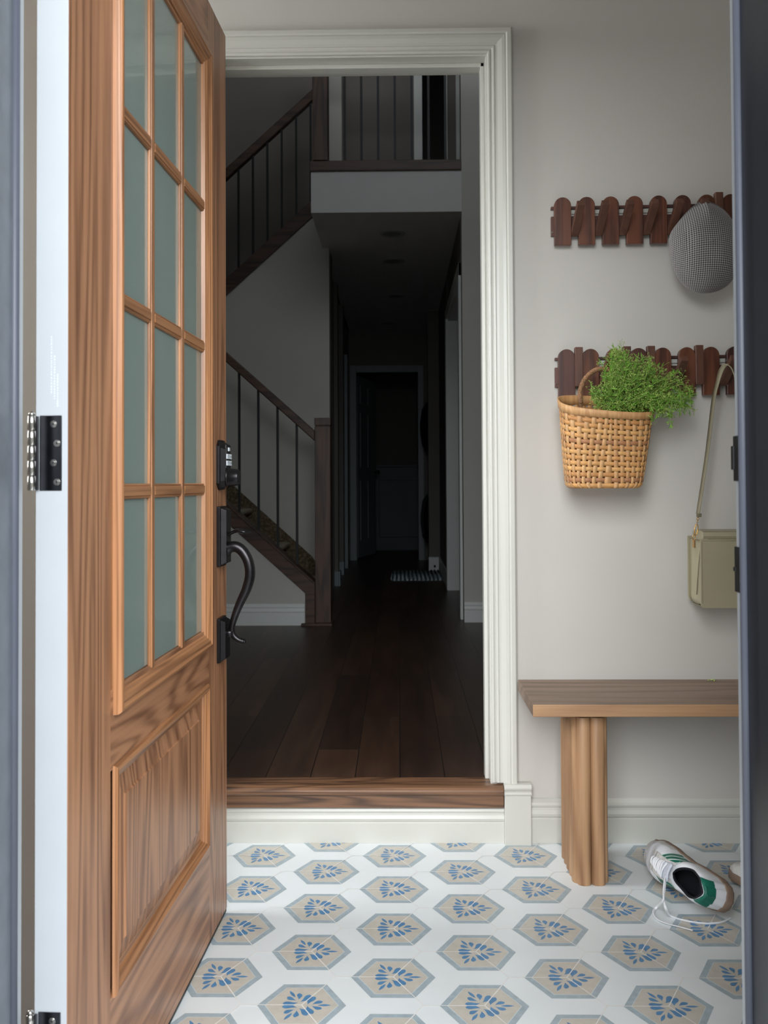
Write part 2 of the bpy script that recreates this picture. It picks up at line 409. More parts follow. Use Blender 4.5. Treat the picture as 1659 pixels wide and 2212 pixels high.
# --- front door frame (charcoal outside, white inner edge)
def side_jamb(name, x, s, lab):
    o = thing(name, (x, 1.1, 0), lab, 'door frame', kind='structure')
    FM = M['frame'] if s > 0 else M['frame_lit']
    mb = MB(); mb.box(min(0, s*.03), max(0, s*.03), -.10, .083, 0, FT)
    a, b_ = sorted((-s*.0, -s*.0+s*.03)); mb.box(a, b_, -.26, -.10, 0, FT)
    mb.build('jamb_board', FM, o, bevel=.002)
    m2 = MB(); a, b_ = sorted((s*.03, -s*.0005)); m2.box(a, b_, .0835, .105, 0, FT); m2.build('inner_edge', M['white_bright'], o, bevel=.003)
    tag(o.children[-1], 'white painted inner edge')
    m3 = MB()
    m3.tube([(-s*.0003, .0755, .0), (-s*.0003, .0755, FT)], .0062, 14); m3.build('weather_seal', M['seal'], o)
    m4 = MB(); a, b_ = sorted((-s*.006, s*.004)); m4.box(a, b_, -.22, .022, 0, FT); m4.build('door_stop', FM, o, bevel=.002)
    return o
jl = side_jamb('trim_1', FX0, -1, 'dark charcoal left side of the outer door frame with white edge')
jr = side_jamb('trim_2', FX1, 1, 'dark charcoal right side of the outer door frame with white edge')
mb = MB(); mb.box(FX0-.03, FX1+.03, .84, 1.19, FT, FT+.03); struct(mb, 'trim_3', M['frame'], 'charcoal head of the outer door frame', 'door frame', bevel=.002)
# strike plates
def strike(za, zb, lab, lip):
    m_ = MB(); m_.box(-.0022, .003, .0875, .1065, za, zb)
    if lip: m_.box(-.0045, .001, .1, .1085, lerp(za, zb, .25), lerp(za, zb, .78))
    else: m_.box(-.0035, .001, .1, .108, lerp(za, zb, .45), lerp(za, zb, .55))
    return tag(m_.build('strike_plate', M['darkgap'], jr, bevel=.001), lab)
strike(.991+(1042-1043)*1.2/1990, .991+(1042-946)*1.2/1990, 'upper black strike plate', True)
strike(.991-(1281-1042)*1.2/1990, .991-(1184-1042)*1.2/1990, 'lower dark strike plate', False)

# --- inner doorway lining + casing
mb = MB()
mb.box(OX0-.018, OX0, BY-.002, 2.685, FZ, OZ1); mb.box(OX1, OX1+.018, BY-.002, 2.685, FZ-.002, OZ1); mb.box(OX0-.018, OX1+.018, BY-.002, 2.685, OZ1, OZ1+.018)
mb.box(OX1-.011, OX1, 2.605, 2.645, FZ, OZ1); mb.box(OX0, OX1, 2.605, 2.645, OZ1-.012, OZ1)
struct(mb, 'trim_4', M['white'], 'white lining of the doorway into the hall', 'door frame', bevel=.002)
prof = [(0, 0), (0, .010), (.003, .0125), (.007, .0125), (.009, .010), (.012, .010), (.014, .0135), (.019, .0145), (.0205, .0125), (.028, .0140), (.040, .0185), (.049, .0195), (.0505, .0175), (.052, .0215), (.055, .0235), (.065, .0235), (.068, .021), (.068, 0)]
mb = MB(); e = .004; a0, a1, zt = OX0-e, OX1+e, OZ1+e
rows = [[(a0-a, BY-b, FZ+.01), (a0-a, BY-b, zt+a), (a1+a, BY-b, zt+a), (a1+a, BY-b, .165)] for a, b in prof]
mb.grid(rows, 0, False)
struct(mb, 'trim_5', M['white'], 'white moulded casing around the doorway into the hall', 'door casing', bevel=.0006, seg=1)
mb = MB(); mb.box(.285, .357, BY-.032, BY, 0, .134); mb.prism([(BY, .134), (BY-.032, .134), (BY-.034, .139), (BY-.033, .143), (BY-.028, .146), (BY-.034, .150), (BY-.036, .156), (BY-.034, .165), (BY, .165)], .284, .359, 'x')
struct(mb, 'trim_6', M['white'], 'white plinth block at the foot of the doorway casing', 'plinth block', bevel=.0012)
bprof = [(0, 0), (.0145, 0), (.0145, .066), (.012, .069), (.0155, .073), (.0165, .080), (.013, .090), (.0115, .097), (.014, .099), (.0145, .104), (.0125, .110), (.007, .116), (.004, .119), (0, .119)]
def base(name, x0, x1, y, z=0, sc=1, lab='', mat='white', sgn=-1, tsc=1):
    mb = MB(); mb.prism([(y+sgn*a*tsc, z+h*sc) for a, h in bprof], x0, x1, 'x'); return struct(mb, name, M[mat], lab, 'baseboard', bevel=.0004, seg=1)
base('baseboard_back', .357, 2.2, BY, lab='white moulded baseboard behind the bench')
base('trim_7', OX0-.02, .285, BY, sc=.1/.119, lab='white moulded riser board below the wooden threshold')
base('trim_8', -1.7, OX0-.02, BY, lab='white baseboard behind the open door')
mb = MB()
nose = [(2.62, FZ), (2.545, FZ+.001), (2.535, FZ-.002), (2.529, FZ-.009), (2.529, FZ-.017), (2.534, FZ-.0235), (2.545, FZ-.026), (2.62, FZ-.026)]
mb.prism(nose, OX0-.03, .2835, 'x'); th = struct(mb, 'trim_9', M['thr'], 'dark wooden threshold nosing of the hall doorway', 'threshold', bevel=.0015)
tag(MB().box(OX0-.03, .2835, 2.5405, BY, .1, FZ-.026).build('riser', M['thr'], th, bevel=.001))

# ================================================================== OPEN FRONT DOOR
TH = math.atan(90/FPX)
door = thing('door_1', (-.443, 1.229, 0), 'open stained oak front door with twelve frosted glass panes and black handle', 'door', rz=PI/2-TH, kind='structure')
DW, DT, DZ0, DZ1 = .914, .044, .012, 2.043
GX0, GX1, GZ0, GZ1 = .204, .710, .685, 1.878
FX_0, FX_1, FZ_0, FZ_1 = .172, .742, .640, 1.920
PX0, PX1, PZ0, PZ1 = .172, .742, .215, .562
S1, S2 = .160, .754
MB().box(.0006, S1, 0, DT, DZ0, DZ1).build('stile', M['oak_v'], door)
MB().box(S2, DW, 0, DT, DZ0, DZ1).build('stile', M['oak_v'], door)
def rail(z0, z1): MB().box(S1, S2, 0, DT, z0, z1).build('rail', M['oak_h'], door)
rail(DZ0, PZ0+.004); rail(PZ1-.004, GZ0-.006); rail(GZ1+.006, DZ1)
mb = MB(); mb.box(S1, GX0-.004, 0.001, DT, GZ0-.006, GZ1+.006); mb.box(GX1+.004, S2, .001, DT, GZ0-.006, GZ1+.006)
mb.build('glass_stop', M['oak_mv'], door)
MB().box(-.0008, .0008, .0005, DT, DZ0, DZ1).build('hinge_edge', M['white_bright'], door, bevel=.0003); tag(door.children[-1], 'white painted hinge edge')
mb = MB()
for k, (zz, ln) in enumerate(((1.095, .045), (1.105, .06), (1.113, .075))):
    z = zz
    while z < zz+ln:
        h_ = random.uniform(.0012, .003); mb.box(-.0010, -.00078, .0135+k*.0042, .0152+k*.0042, z, z+h_); z += h_+random.uniform(.0008, .0022)
tag(mb.build('printed_mark', plain('faint grey ink', (196, 204, 220), .6), door), 'faint illegible grey print')
# mitred frames: profile sweep around a rectangle (a = inward offset, b = rise off the face)
def mitre(prof, x0, x1, z0, z1, name, mats):
    mb = MB()
    for seg in range(4):
        rows = []
        for a, b in prof:
            cs = [(x0+a, z0+a), (x1-a, z0+a), (x1-a, z1-a), (x0+a, z1-a)]
            p, q = cs[seg], cs[(seg+1) % 4]; rows.append([(p[0], -b, p[1]), (q[0], -b, q[1])])
        mb.grid(rows, seg % 2, False)
    return mb.build(name, mats, door, bevel=.0005, seg=1)
mitre([(-.001, -.002), (0, .008), (.003, .0125), (.008, .0135), (.011, .011), (.013, .0105), (.017, .011), (.024, .007), (.026, .0045), (.030, .0035), (.033, -.003), (.034, -.006)],
      FX_0, FX_1, FZ_0, FZ_1, 'glass_frame', [M['oak_mh'], M['oak_mv']])
mitre([(-.001, -.001), (0, .003), (.003, .006), (.008, .007), (.012, .004), (.016, .001), (.020, -.003), (.022, -.007), (.030, -.009)],
      PX0, PX1, PZ0, PZ1, 'panel_moulding', [M['oak_mh'], M['oak_mv']])
mb = MB(); mb.box(PX0-.01, PX1+.01, .0095, DT-.009, PZ0-.01, PZ1+.01)
a0_, a1_ = .030, .060
fr = [(PX0+a0_, PZ0+a0_), (PX1-a0_, PZ0+a0_), (PX1-a0_, PZ1-a0_), (PX0+a0_, PZ1-a0_)]
ff = [(PX0+a1_, PZ0+a1_), (PX1-a1_, PZ0+a1_), (PX1-a1_, PZ1-a1_), (PX0+a1_, PZ1-a1_)]
v = [(p[0], .009, p[1]) for p in fr]+[(p[0], .0035, p[1]) for p in ff]+[(lerp(p[0], .457, .012), .001, lerp(p[1], .3885, .012)) for p in ff]
mb.add(v, [(i, (i+1) % 4, 4+(i+1) % 4, 4+i) for i in range(4)]+[(4+i, 4+(i+1) % 4, 8+(i+1) % 4, 8+i) for i in range(4)]+[(8, 9, 10, 11)])
tag(mb.build('raised_panel', M['oak_v'], door, bevel=.001), 'raised lower panel')
MX = [.361, .548]; MZ = [.9785, 1.2805, 1.581]; mwid = .0125
def muntin(x0, x1, z0, z1, vert):
    mb = MB(); pr = [(-mwid, .0045), (-mwid, .0015), (-.0115, -.0002), (-.0092, -.0010), (-.0088, -.0002), (-.0078, -.0002), (-.0074, -.0024), (.0074, -.0024), (.0078, -.0002), (.0088, -.0002), (.0092, -.0010), (.0115, -.0002), (mwid, .0015), (mwid, .0045)]
    if vert: mb.prism([((x0+x1)/2+a, b) for a, b in pr], z0, z1, 'z')
    else: mb.prism([(b, (z0+z1)/2+a) for a, b in pr], x0, x1, 'x')
    mb.build('muntin', M['oak_mv' if vert else 'oak_mh'], door, bevel=.0004, seg=1)
for x in MX: muntin(x-mwid, x+mwid, GZ0-.01, GZ1+.01, True)
xs = [GX0-.008]+MX+[GX1+.008]
for z in MZ:
    for i in range(3):
        muntin(xs[i]+(mwid-.001 if i else 0), xs[i+1]-(mwid-.001 if i < 2 else 0), z-mwid, z+mwid, False)
xs = [GX0-.006]+MX+[GX1+.006]; zs = [GZ0-.006]+MZ+[GZ1+.006]
for i in range(3):
    for j in range(4):
        MB().box(xs[i]+.002, xs[i+1]-.002, .0045, .016, zs[j]+.002, zs[j+1]-.002).build('glass_pane', M['pane'], door)
MB().box(.002, DW, .001, DT-.001, .003, DZ0).build('door_sweep', M['darkgap'], door)
# hinges: on the door edge
def hinge(z0, z1, first):
    hg = MB(); hg.box(-.0022, -.0006, .008, .0385, z0, z1)
    h = hg.build('hinge_leaf', M['nickel_dark'], door, bevel=.0007); tag(h, 'polished metal hinge leaf')
    for k in range(4):
        zc = lerp(z0, z1, (.115, .37, .63, .885)[k]); yc = .019 if k % 2 == 1 else .0270
        yc = (.0145, .0195)[k % 2]+.0
        s = MB(); s.tube([(-.0022, yc, zc), (-.0030, yc, zc)], [.0050, .0044], 20); s.tube([(-.0030, yc, zc), (-.0031, yc, zc)], [.0030, .0024], 16)
        s.tube([(-.0032, yc, zc), (-.0033, yc, zc)], [.0013, .0011], 6, 1)
        s.build('screw', [M['chrome'], M['darkgap']], h)
    k = MB(); n = 5
    for i in range(n):
        a, b = lerp(z0, z1, i/n)+.0003, lerp(z0, z1, (i+1)/n)-.0003
        k.tube([(-.006, .0475, a), (-.006, .0475, a+.0008), (-.006, .0475, b-.0008), (-.006, .0475, b)], [.0046, .0056, .0056, .0046], 24)
    k.tube([(-.006, .0475, z1), (-.006, .0475, z1+.003), (-.006, .0475, z1+.0055)], [.0050, .0042, .0015], 20)
    k.build('hinge_knuckle', M['chrome'], h)
    l = MB(); l.box(-.0065, -.0035, .0385, .0465, z0+.001, z1-.001); l.build('hinge_arm', M['nickel_dark'], h, bevel=.0007)
hinge(.982, 1.083, True)
hinge(.19, .291, False)
hinge(1.78, 1.881, False)
# keypad lock
lk = MB(); u0, u1 = .819, .886; za, zb = .974, 1.090
def plate(u0, u1, z0, z1, d, inset, name, cham=.006):
    mb = MB(); c = cham
    o = [(u0, z0+c), (u0+c, z0), (u1-c, z0), (u1, z0+c), (u1, z1-c), (u1-c, z1), (u0+c, z1), (u0, z1-c)]
    m_ = [(lerp(x, (u0+u1)/2, inset/((u1-u0)/2)), lerp(z, (z0+z1)/2, inset/((z1-z0)/2))) for x, z in o]
    rows = [[(x, 0, z) for x, z in o], [(x, -d*.35, z) for x, z in o], [(lerp(a[0], b[0], .4), -d*.42, lerp(a[1], b[1], .4)) for a, b in zip(o, m_)], [(x, -d, z) for x, z in m_]]
    mb.grid(rows, 0, False, True); mb.add([(x, -d, z) for x, z in m_], [tuple(range(8))])
    return mb.build(name, M['bronze'], door, bevel=.0008)
kp = plate(.820, .885, .976, 1.088, .0185, .010, 'keypad_lock', .014); tag(kp, 'dark bronze keypad deadbolt')
s = MB(); s.box(.8315, .8735, -.0205, -.0150, 1.023, 1.078); s.build('keypad_face', M['darkgap'], kp, bevel=.003)
bt = MB(); bt.box(.846, .859, -.0225, -.0200, 1.063, 1.0715); bt.build('button', M['keys'], kp, bevel=.0006)
def txt(s, size, mat, parent, loc, rot, name='digit'):
    cu = bpy.data.curves.new('t', 'FONT'); cu.body = s; cu.size = size; cu.extrude = .0001; cu.align_x = 'CENTER'; cu.align_y = 'CENTER'
    o = bpy.data.objects.new('t', cu); me = bpy.data.meshes.new_from_object(o); bpy.data.objects.remove(o)
    q = link(name, me, mat, parent); q.location = loc; q.rotation_euler = rot; return q
for r_, (zc, s_) in enumerate(((1.051, '12345'), (1.036, '67890'))):
    for k in range(5):
        uc = .8345+.0090*k
        MB().box(uc-.0041, uc+.0041, -.0228, -.0200, zc-.0055, zc+.0055).build('button', M['keys'], kp, bevel=.0006)
        txt(s_[k], .007, M['darkgap'], kp, (uc, -.0229, zc), (PI/2, 0, 0), 'digit')
s = MB(); s.tube([(.8525, -.017, 1.004), (.8525, -.021, 1.004), (.8525, -.022, 1.004), (.8525, -.043, 1.004), (.8525, -.045, 1.004)], [.024, .0235, .0205, .0180, .0165], 36)
s.tube([(.8525, -.045, 1.004), (.8525, -.0455, 1.004)], [.012, .0115], 30); s.build('turn_knob', M['bronze'], kp)
up = plate(.822, .884, .804, .939, .0200, .008, 'handle_plate', .0015)
lp = plate(.822, .884, .590, .689, .0175, .008, 'handle_plate', .0015)
hd = MB(); gp = [(484, 1190), (494, 1181), (508, 1180), (522, 1190), (534, 1212), (537.5, 1240), (530, 1270), (516, 1300), (504, 1330), (498, 1355), (502, 1371), (512, 1380), (524, 1384)]
gp = [(.853, -(x-473)*2.08/1990-.001, .991-(y-1042)*2.08/1990) for x, y in gp]; gp = smooth_path(gp, 8); n = len(gp)
hd.tube(gp, [cprop(i/(n-1), [0, .12, .4, .8, .93, 1], [.0125, .0125, .0118, .0068, .0066, .0066]) for i in range(n)], 20)
hd.tube([gp[-1], gp[-1]+Vector((0, -.0045, -.0003))], [.0066, .0035], 20)
hd.tube([(.853, -.012, .652), (.853, -.031, .654)], [.010, .0075], 20)
hd.build('grip_handle', M['bronze'], door)
tl = MB(); tp = smooth_path([(.853, -.013, .868), (.853, -.026, .878), (.853, -.040, .8835), (.853, -.056, .8815), (.853, -.073, .8790)], 6); n = len(tp)
tl.tube(tp, [cprop(i/(n-1), [0, .3, .75, 1], [.006, .009, .014, .004]) for i in range(n)], 16, flat=.42, up=(0, 0, 1)); tl.build('thumb_latch', M['bronze'], door)

# ================================================================== HALL INTERIOR
WI, WH = M['wall_in'], M['white_in']
mb = MB(); mb.box(-3.4, 3.2, 2.62, 12.2, FZ-.1, FZ)
fl = struct(mb, 'floor', M['planks'], 'dark wooden plank floor of the hall', 'floor')
SL, BW = .90, 5.5     # stair slope, far wall depth
ZC, ZL = 2.613, 2.862 # hall ceiling, landing sill bottom
struct(MB().box(-3.5, -3.4, 2.58, 12.2, 0, 5.6), 'wall_left', WI, 'left wall of the stair hall', 'wall')
struct(MB().box(3.2, 3.3, 2.58, 12.2, 0, 5.6), 'wall_right', WI, 'right wall of the stair hall', 'wall')
struct(MB().box(-3.5, -1.8, 2.565, 2.68, -.02, H).box(2.3, 3.3, 2.565, 2.68, -.02, H).box(-3.5, -.7, 2.58, 2.68, H+.1, 5.6).box(1.3, 3.3, 2.58, 2.68, H+.1, 5.6).box(-.7, 1.3, 2.58, 2.68, 5.0, 5.6).box(-.7, 1.3, 2.58, 2.68, H+.1, 3.6).box(-3.5, 3.3, 2.60, 2.68, H, H+.1), 'wall_front', WI, 'wall above the doorway inside the hall', 'wall')
struct(MB().box(-3.5, 3.3, 2.58, 12.2, 5.6, 5.7), 'ceiling', M['ceil'], 'high ceiling of the stair hall', 'ceiling')
mb = MB(); mb.box(.387, 3.2, BW, BW+.12, FZ, 5.6)
struct(mb, 'wall_right', WI, 'narrow grey wall to the right of the passage', 'wall')
mb = MB(); mb.box(-.517, .387, BW, BW+.12, ZC, ZL); mb.box(-.517, 3.2, BW+.12, 12.2, ZC, ZL)
struct(mb, 'ceiling', M['ceil'], 'grey bulkhead and ceiling over the passage', 'ceiling')
# stair wall
mb = MB(); YS = 6.34
def zs_(x): return 2.829+(x+.599)*.905
mb.prism([(-3.4, FZ), (-.4715, FZ), (-.4715, ZC), (-.517, ZC), (-.517, ZL), (-.599, zs_(-.599)), (-3.2, zs_(-3.2)), (-3.4, zs_(-3.2))], YS, YS+.11, 'y')
struct(mb, 'wall_back', WI, 'grey wall behind the lower stair flight', 'wall')
struct(MB().box(-3.4, -.517, 7.3, 7.4, FZ, 5.6), 'wall_back', M['wall_shade'], 'wall behind the upper stair flight', 'wall')
# spandrel wall
def zsp(x): return .347-(x+.548)*SL
mb = MB(); mb.prism([(-3.4, FZ), (-.548, FZ), (-.548, zsp(-.548)), (-2.6, zsp(-2.6)), (-3.4, zsp(-2.6))], 5.40, 5.48, 'y')
struct(mb, 'wall_left', WI, 'light grey triangular wall below the lower stair flight', 'wall')
base('baseboard_left', -3.4, -.552, 5.40, FZ, 1.05, 'white moulded baseboard under the stairs', 'white_in')
base('baseboard_right', .387, 3.2, BW, FZ, 1.0, 'white moulded baseboard right of the passage', 'white_in')

# --- lower flight: steps
st = thing('staircase', (-.548, 5.9, FZ), 'carpeted lower stair flight rising left behind dark balusters', 'staircase')
def rel(o, mb): mb.v = [(a-o.location[0], b-o.location[1], c-o.location[2]) for a, b, c in mb.v]; return mb
RX, RZ = .255, .2315
for k in range(9):
    x1 = -.525-RX*k; z1 = FZ+.192+RZ*k; z0 = z1-RZ if k else FZ
    mb = MB(); mb.prism([(x1+.012, z1), (x1+.03, z1-.006), (x1+.036, z1-.018), (x1+.03, z1-.032), (x1, z1-.04), (x1, z0), (x1-RX, z0), (x1-RX, z1)], 5.485, 6.3, 'y')
    rel(st, mb).build('carpeted_step', M['carpet'], st)
    mb = MB(); mb.tube([(x1+.020, 5.49, z1-.012), (x1+.020, 6.29, z1-.012)], .018, 14); mb.box(x1-RX+.04, x1+.02, 5.49, 6.29, z1-.003, z1+.006)
    rel(st, mb).build('lit_tread', M['tread'], st, bevel=.002)
mb = MB(); mb.prism([(-.50, FZ), (-.50, FZ+.19), (-.60, FZ+.33), (-3.0, FZ+.33+2.4*.905), (-3.0, FZ+2.0), (-.7, FZ)], 6.315, YS-.001, 'y')
rel(st, mb).build('wall_skirt', M['carpet'], st)
def zt_(x): return .400-(x+.492)*SL       # top of stringer
mb = MB(); mb.prism([(-.492, FZ), (-.492, zt_(-.492)), (-3.0, zt_(-3.0)), (-3.0, zsp(-3.0)), (-.5475, zsp(-.5475)), (-.5475, FZ)], 5.385, 5.52, 'y')
rel(st, mb).build('stringer', M['stairwood_x'], st, bevel=.002)
mb = MB(); mb.prism([(-.492, zt_(-.492)), (-.492, zt_(-.492)+.012), (-3.0, zt_(-3.0)+.012), (-3.0, zt_(-3.0))], 5.37, 5.50, 'y')
rel(st, mb).build('stringer_cap', M['stairwood_x'], st, bevel=.002)
# balustrades
def newel(o, x, y, z0, z1, w_=.046, cap=True):
    mb = MB(); mb.box(x-w_, x+w_, y-w_, y+w_, z0, z1-.05)
    mb.box(x-w_+.003, x+w_-.003, y-w_+.003, y+w_-.003, z1-.05, z1-.044); mb.box(x-w_-.002, x+w_+.002, y-w_-.002, y+w_+.002, z1-.044, z1)
    return rel(o, mb).build('newel_post', M['stairwood'], o, bevel=.002)
lb = thing('stair_railing', (-.446, 5.46, FZ), 'lower stair railing with square dark newel post and black balusters', 'railing')
newel(lb, -.446, 5.46, FZ, 1.373)
mb = MB(); mb.box(-.57, -.39, 5.36, 5.53, FZ, FZ+.014); rel(lb, mb).build('newel_base', M['stairwood_x'], lb, bevel=.002)
def zh(x): return 1.297-(x+.492)*SL
mb = MB(); mb.prism([(-.492, zh(-.492)), (-3.0, zh(-3.0)), (-3.0, zh(-3.0)-.062), (-.492, zh(-.492)-.062)], 5.43, 5.49, 'y'); rel(lb, mb).build('handrail', M['stairwood_x'], lb, bevel=.006)
for k in range(9):
    x = W(641.8, 1200, 5.46).x-.1140*k
    mb = MB(); mb.box(x-.007, x+.007, 5.453, 5.467, zt_(x)+.006, zh(x)-.055); rel(lb, mb).build('baluster', M['black'], lb)
# upper flight
us = thing('staircase', (-.6, 6.4, FZ), 'upper stair flight rising right above the grey wall', 'staircase')
mb = MB(); mb.prism([(-.52, zs_(-.56)), (-.52, zs_(-.56)+.09), (-.60, zs_(-.60)+.105), (-3.0, zs_(-3.0)+.105), (-3.0, zs_(-3.0)-.01), (-.599, zs_(-.599)-.012)], 6.32, 6.46, 'y')
rel(us, mb).build('stringer', M['stairwood_x'], us, bevel=.002)
ub = thing('stair_railing', (-.6, 6.4, 2.8), 'dark upper stair railing sloping up to the landing', 'railing')
def zu(x): return 2.829+.905*(x+.599)+.90
mb = MB(); mb.prism([(-.55, zu(-.55)), (-3.0, zu(-3.0)), (-3.0, zu(-3.0)-.075), (-.55, zu(-.55)-.075)], 6.37, 6.43, 'y'); rel(ub, mb).build('handrail', M['stairwood_x'], ub, bevel=.006)
for k in range(14):
    x = W(671, 320, 6.4).x-.1015*k
    mb = MB(); mb.box(x-.007, x+.007, 6.393, 6.407, zs_(x)+.10, zu(x)-.07); rel(ub, mb).build('baluster', M['black'], ub)
newel(ub, -.532, 6.40, ZL, 4.1, .036)
# landing
lr = thing('landing_railing', (-.06, 5.5, ZL), 'landing railing above the passage with reddish newel post and black balusters', 'railing')
mb = MB(); mb.box(-.522, .387, 5.485, 5.63, ZL, ZL+.062); rel(lr, mb).build('base_rail', M['stairwood_x'], lr, bevel=.003)
newel(lr, -.459, 5.52, ZL+.062, 4.05, .045)
mb = MB(); mb.box(-.42, .387, 5.49, 5.55, 3.93, 3.99); rel(lr, mb).build('handrail', M['stairwood_x'], lr, bevel=.006)
for k in range(7):
    x = W(744.5, 300, 5.52).x+.1013*k
    mb = MB(); mb.box(x-.0072, x+.0072, 5.513, 5.527, ZL+.062, 3.93); rel(lr, mb).build('baluster', M['black'], lr)
# landing back wall with dark doorway
mb = MB(); YL = 7.6; xa, xb = W(912, 250, YL).x, W(961, 250, YL).x
mb.box(-.517, xa, YL, YL+.1, ZL, 5.6); mb.box(xb, 3.2, YL, YL+.1, ZL, 5.6); mb.box(xa, xb, YL, YL+.1, ZL+2.1, 5.6)
struct(mb, 'wall_back', M['wall_shade'], 'back wall of the upstairs landing with dark doorway', 'wall')
mb = MB(); mb.box(xa-.07, xa, YL-.02, YL+.1, ZL, ZL+2.17); mb.box(xb, xb+.02, YL-.02, YL+.1, ZL, ZL+2.17); mb.box(xb+.09, xb+.16, YL-.03, YL, ZL, ZL+2.1)
struct(mb, 'trim_10', WH, 'white door casings on the upstairs landing', 'door casing', bevel=.003)
struct(MB().box(-.517, -.42, 7.0, 7.3, ZL, 5.6), 'wall_left', WI, 'wall end on the upstairs landing', 'wall')
# right side wall of passage and openings
mb = MB(); XR = .387
mb.box(XR, XR+.12, 7.22, 8.68, FZ, ZC); mb.box(XR, XR+.12, BW+.12, 5.66, FZ, ZC); mb.box(XR, XR+.12, 5.66, 7.1, 2.27, ZC)
mb.box(.284, 1.8, 8.68, 8.8, FZ, ZC); mb.box(1.8, 1.9, 5.6, 12.2, FZ, ZC)
struct(mb, 'wall_right', M['wall_shade'], 'right wall of the passage with a cased opening', 'wall')
mb = MB(); mb.box(XR-.016, XR+.13, 7.1, 7.22, FZ, 2.25); mb.box(XR-.016, XR+.002, 5.60, 5.675, FZ, 2.33); mb.box(XR-.016, XR+.002, 5.6, 7.24, 2.25, 2.33); mb.box(XR, XR+.12, 5.66, 7.12, 2.235, 2.27); mb.box(XR-.018, XR, 7.13, 7.2, FZ, 2.25)
struct(mb, 'trim_11', WH, 'white casing of the opening right of the passage', 'door casing', bevel=.002)
mb = MB(); mb.box(.28, XR+.12, 8.66, 8.68, FZ, FZ+.13); mb.box(XR-.014, XR, 7.24, 8.66, FZ, FZ+.13); mb.box(.45, 1.8, 8.66, 8.68, FZ, FZ+.12)
struct(mb, 'baseboard_right', WH, 'white baseboard at the narrowing of the passage', 'baseboard', bevel=.003)
# left side of passage
mb = MB(); mb.box(-.58, -.4715, YS+.11, 6.42+.2, FZ, ZC); mb.box(-1.2, -.549, 6.62, 7.43, FZ, ZC); mb.box(-1.2, -.488, 7.43, 7.55, FZ, ZC); mb.box(-1.2, -.548, 7.55, 8.33, FZ, ZC); mb.box(-1.2, -.498, 8.33, 8.5, FZ, ZC); mb.box(-1.2, -.53, 8.5, 9.87, FZ, ZC)
struct(mb, 'wall_left', M['wall_shade'], 'left wall of the passage with stepped corners', 'wall')
mb = MB(); mb.box(-.57, -.484, 7.41, 7.43, FZ, FZ+.12); mb.box(-.56, -.494, 8.31, 8.33, FZ, FZ+.12); mb.box(-.53, -.492, 8.95, 9.02, FZ, 2.24); mb.box(-.484, -.47, 7.41, 7.55, FZ, FZ+.12)
struct(mb, 'baseboard_left', M['white_shade'], 'pale trim along the left of the passage', 'baseboard', bevel=.003)
# end wall with doorway
YE = 9.87; ea, eb = -.446, .213
mb = MB(); mb.box(-1.2, ea, YE, YE+.12, FZ, ZC); mb.box(eb, 1.8, YE, YE+.12, FZ, ZC); mb.box(ea, eb, YE, YE+.12, 2.17, ZC)
struct(mb, 'wall_back', M['wall_shade'], 'dark end wall of the passage', 'wall')
mb = MB(); mb.box(ea-.07, ea, YE-.02, YE+.13, FZ, 2.245); mb.box(eb, eb+.06, YE-.02, YE+.13, FZ, 2.245); mb.box(ea, eb, YE-.02, YE+.13, 2.17, 2.245)
struct(mb, 'trim_12', M['white_shade'], 'white casing of the far doorway', 'door casing', bevel=.003)
struct(MB().box(-3.4, 3.2, 12.1, 12.2, FZ, 5.6), 'wall_back', M['wall_shade'], 'farthest wall of the room past the passage', 'wall')
# open six panel door
d2 = thing('door_2', (ea+.004, 10.0, FZ), 'open white panelled door in the far doorway', 'door', rz=R(90-14), kind='structure')
mb = MB(); mb.box(0, .72, 0, .035, .01, 2.0); mb.build('door_leaf', M['white_shade'], d2, bevel=.002)
for (a, b) in ((.1, .33), (.40, .63)):
    for (c_, d_) in ((.2, .85), (1.0, 1.6), (1.7, 1.9)):
        mb = MB(); mb.box(a, b, -.006, .002, c_, d_); mb.build('panel', M['white_shade'], d2, bevel=.005)
tag(MB().tube([(.67, -.001, .95), (.67, -.03, .95), (.67, -.06, .95)], [.01, .02, .024], 16).build('knob', M['black'], d2))
# cabinet / wainscot far
cb_ = thing('cabinet', (0, 11.3, FZ), 'low dark panelled cabinet seen through the far doorway', 'cabinet')
M['navy'] = plain('dark blue grey cabinet paint', (58, 68, 78), .5)
MB().box(-.32, .55, 0, .5, .0, 1.02).build('body', M['navy'], cb_, bevel=.003)
mb = MB(); mb.box(-.24, .5, -.02, .001, .16, .86); mb.build('door', M['navy'], cb_, bevel=.006)
MB().box(-.34, .57, -.03, .52, 1.02, 1.05).build('worktop', M['navy'], cb_, bevel=.003)
# washer and dryer seen edge on
def machine(name, z0, z1, lab, colm, doorm):
    o = thing(name, (.62, 9.28, z0), lab, 'appliance')
    MB().box(-.27, .33, -.3, .3, 0, z1-z0).build('body', colm, o, bevel=.02, seg=4)
    s = MB(); zc = (z1-z0)*.5; s.tube([(-.26, 0, zc), (-.30, 0, zc), (-.34, 0, zc), (-.38, 0, zc), (-.40, 0, zc)], [.27, .27, .25, .18, .05], 36)
    s.build('round_door', doorm, o)
    s = MB(); s.box(-.275, -.265, -.25, .25, (z1-z0)-.13, (z1-z0)-.03); s.build('control_panel', M['black'], o)
    return o
machine('washing_machine', FZ, FZ+.93, 'white front loading washing machine at the passage end, below the dryer', WH, M['chrome'])
machine('tumble_dryer', FZ+.93, FZ+1.84, 'tumble dryer with round dark door stacked on the washing machine', WH, M['black'])
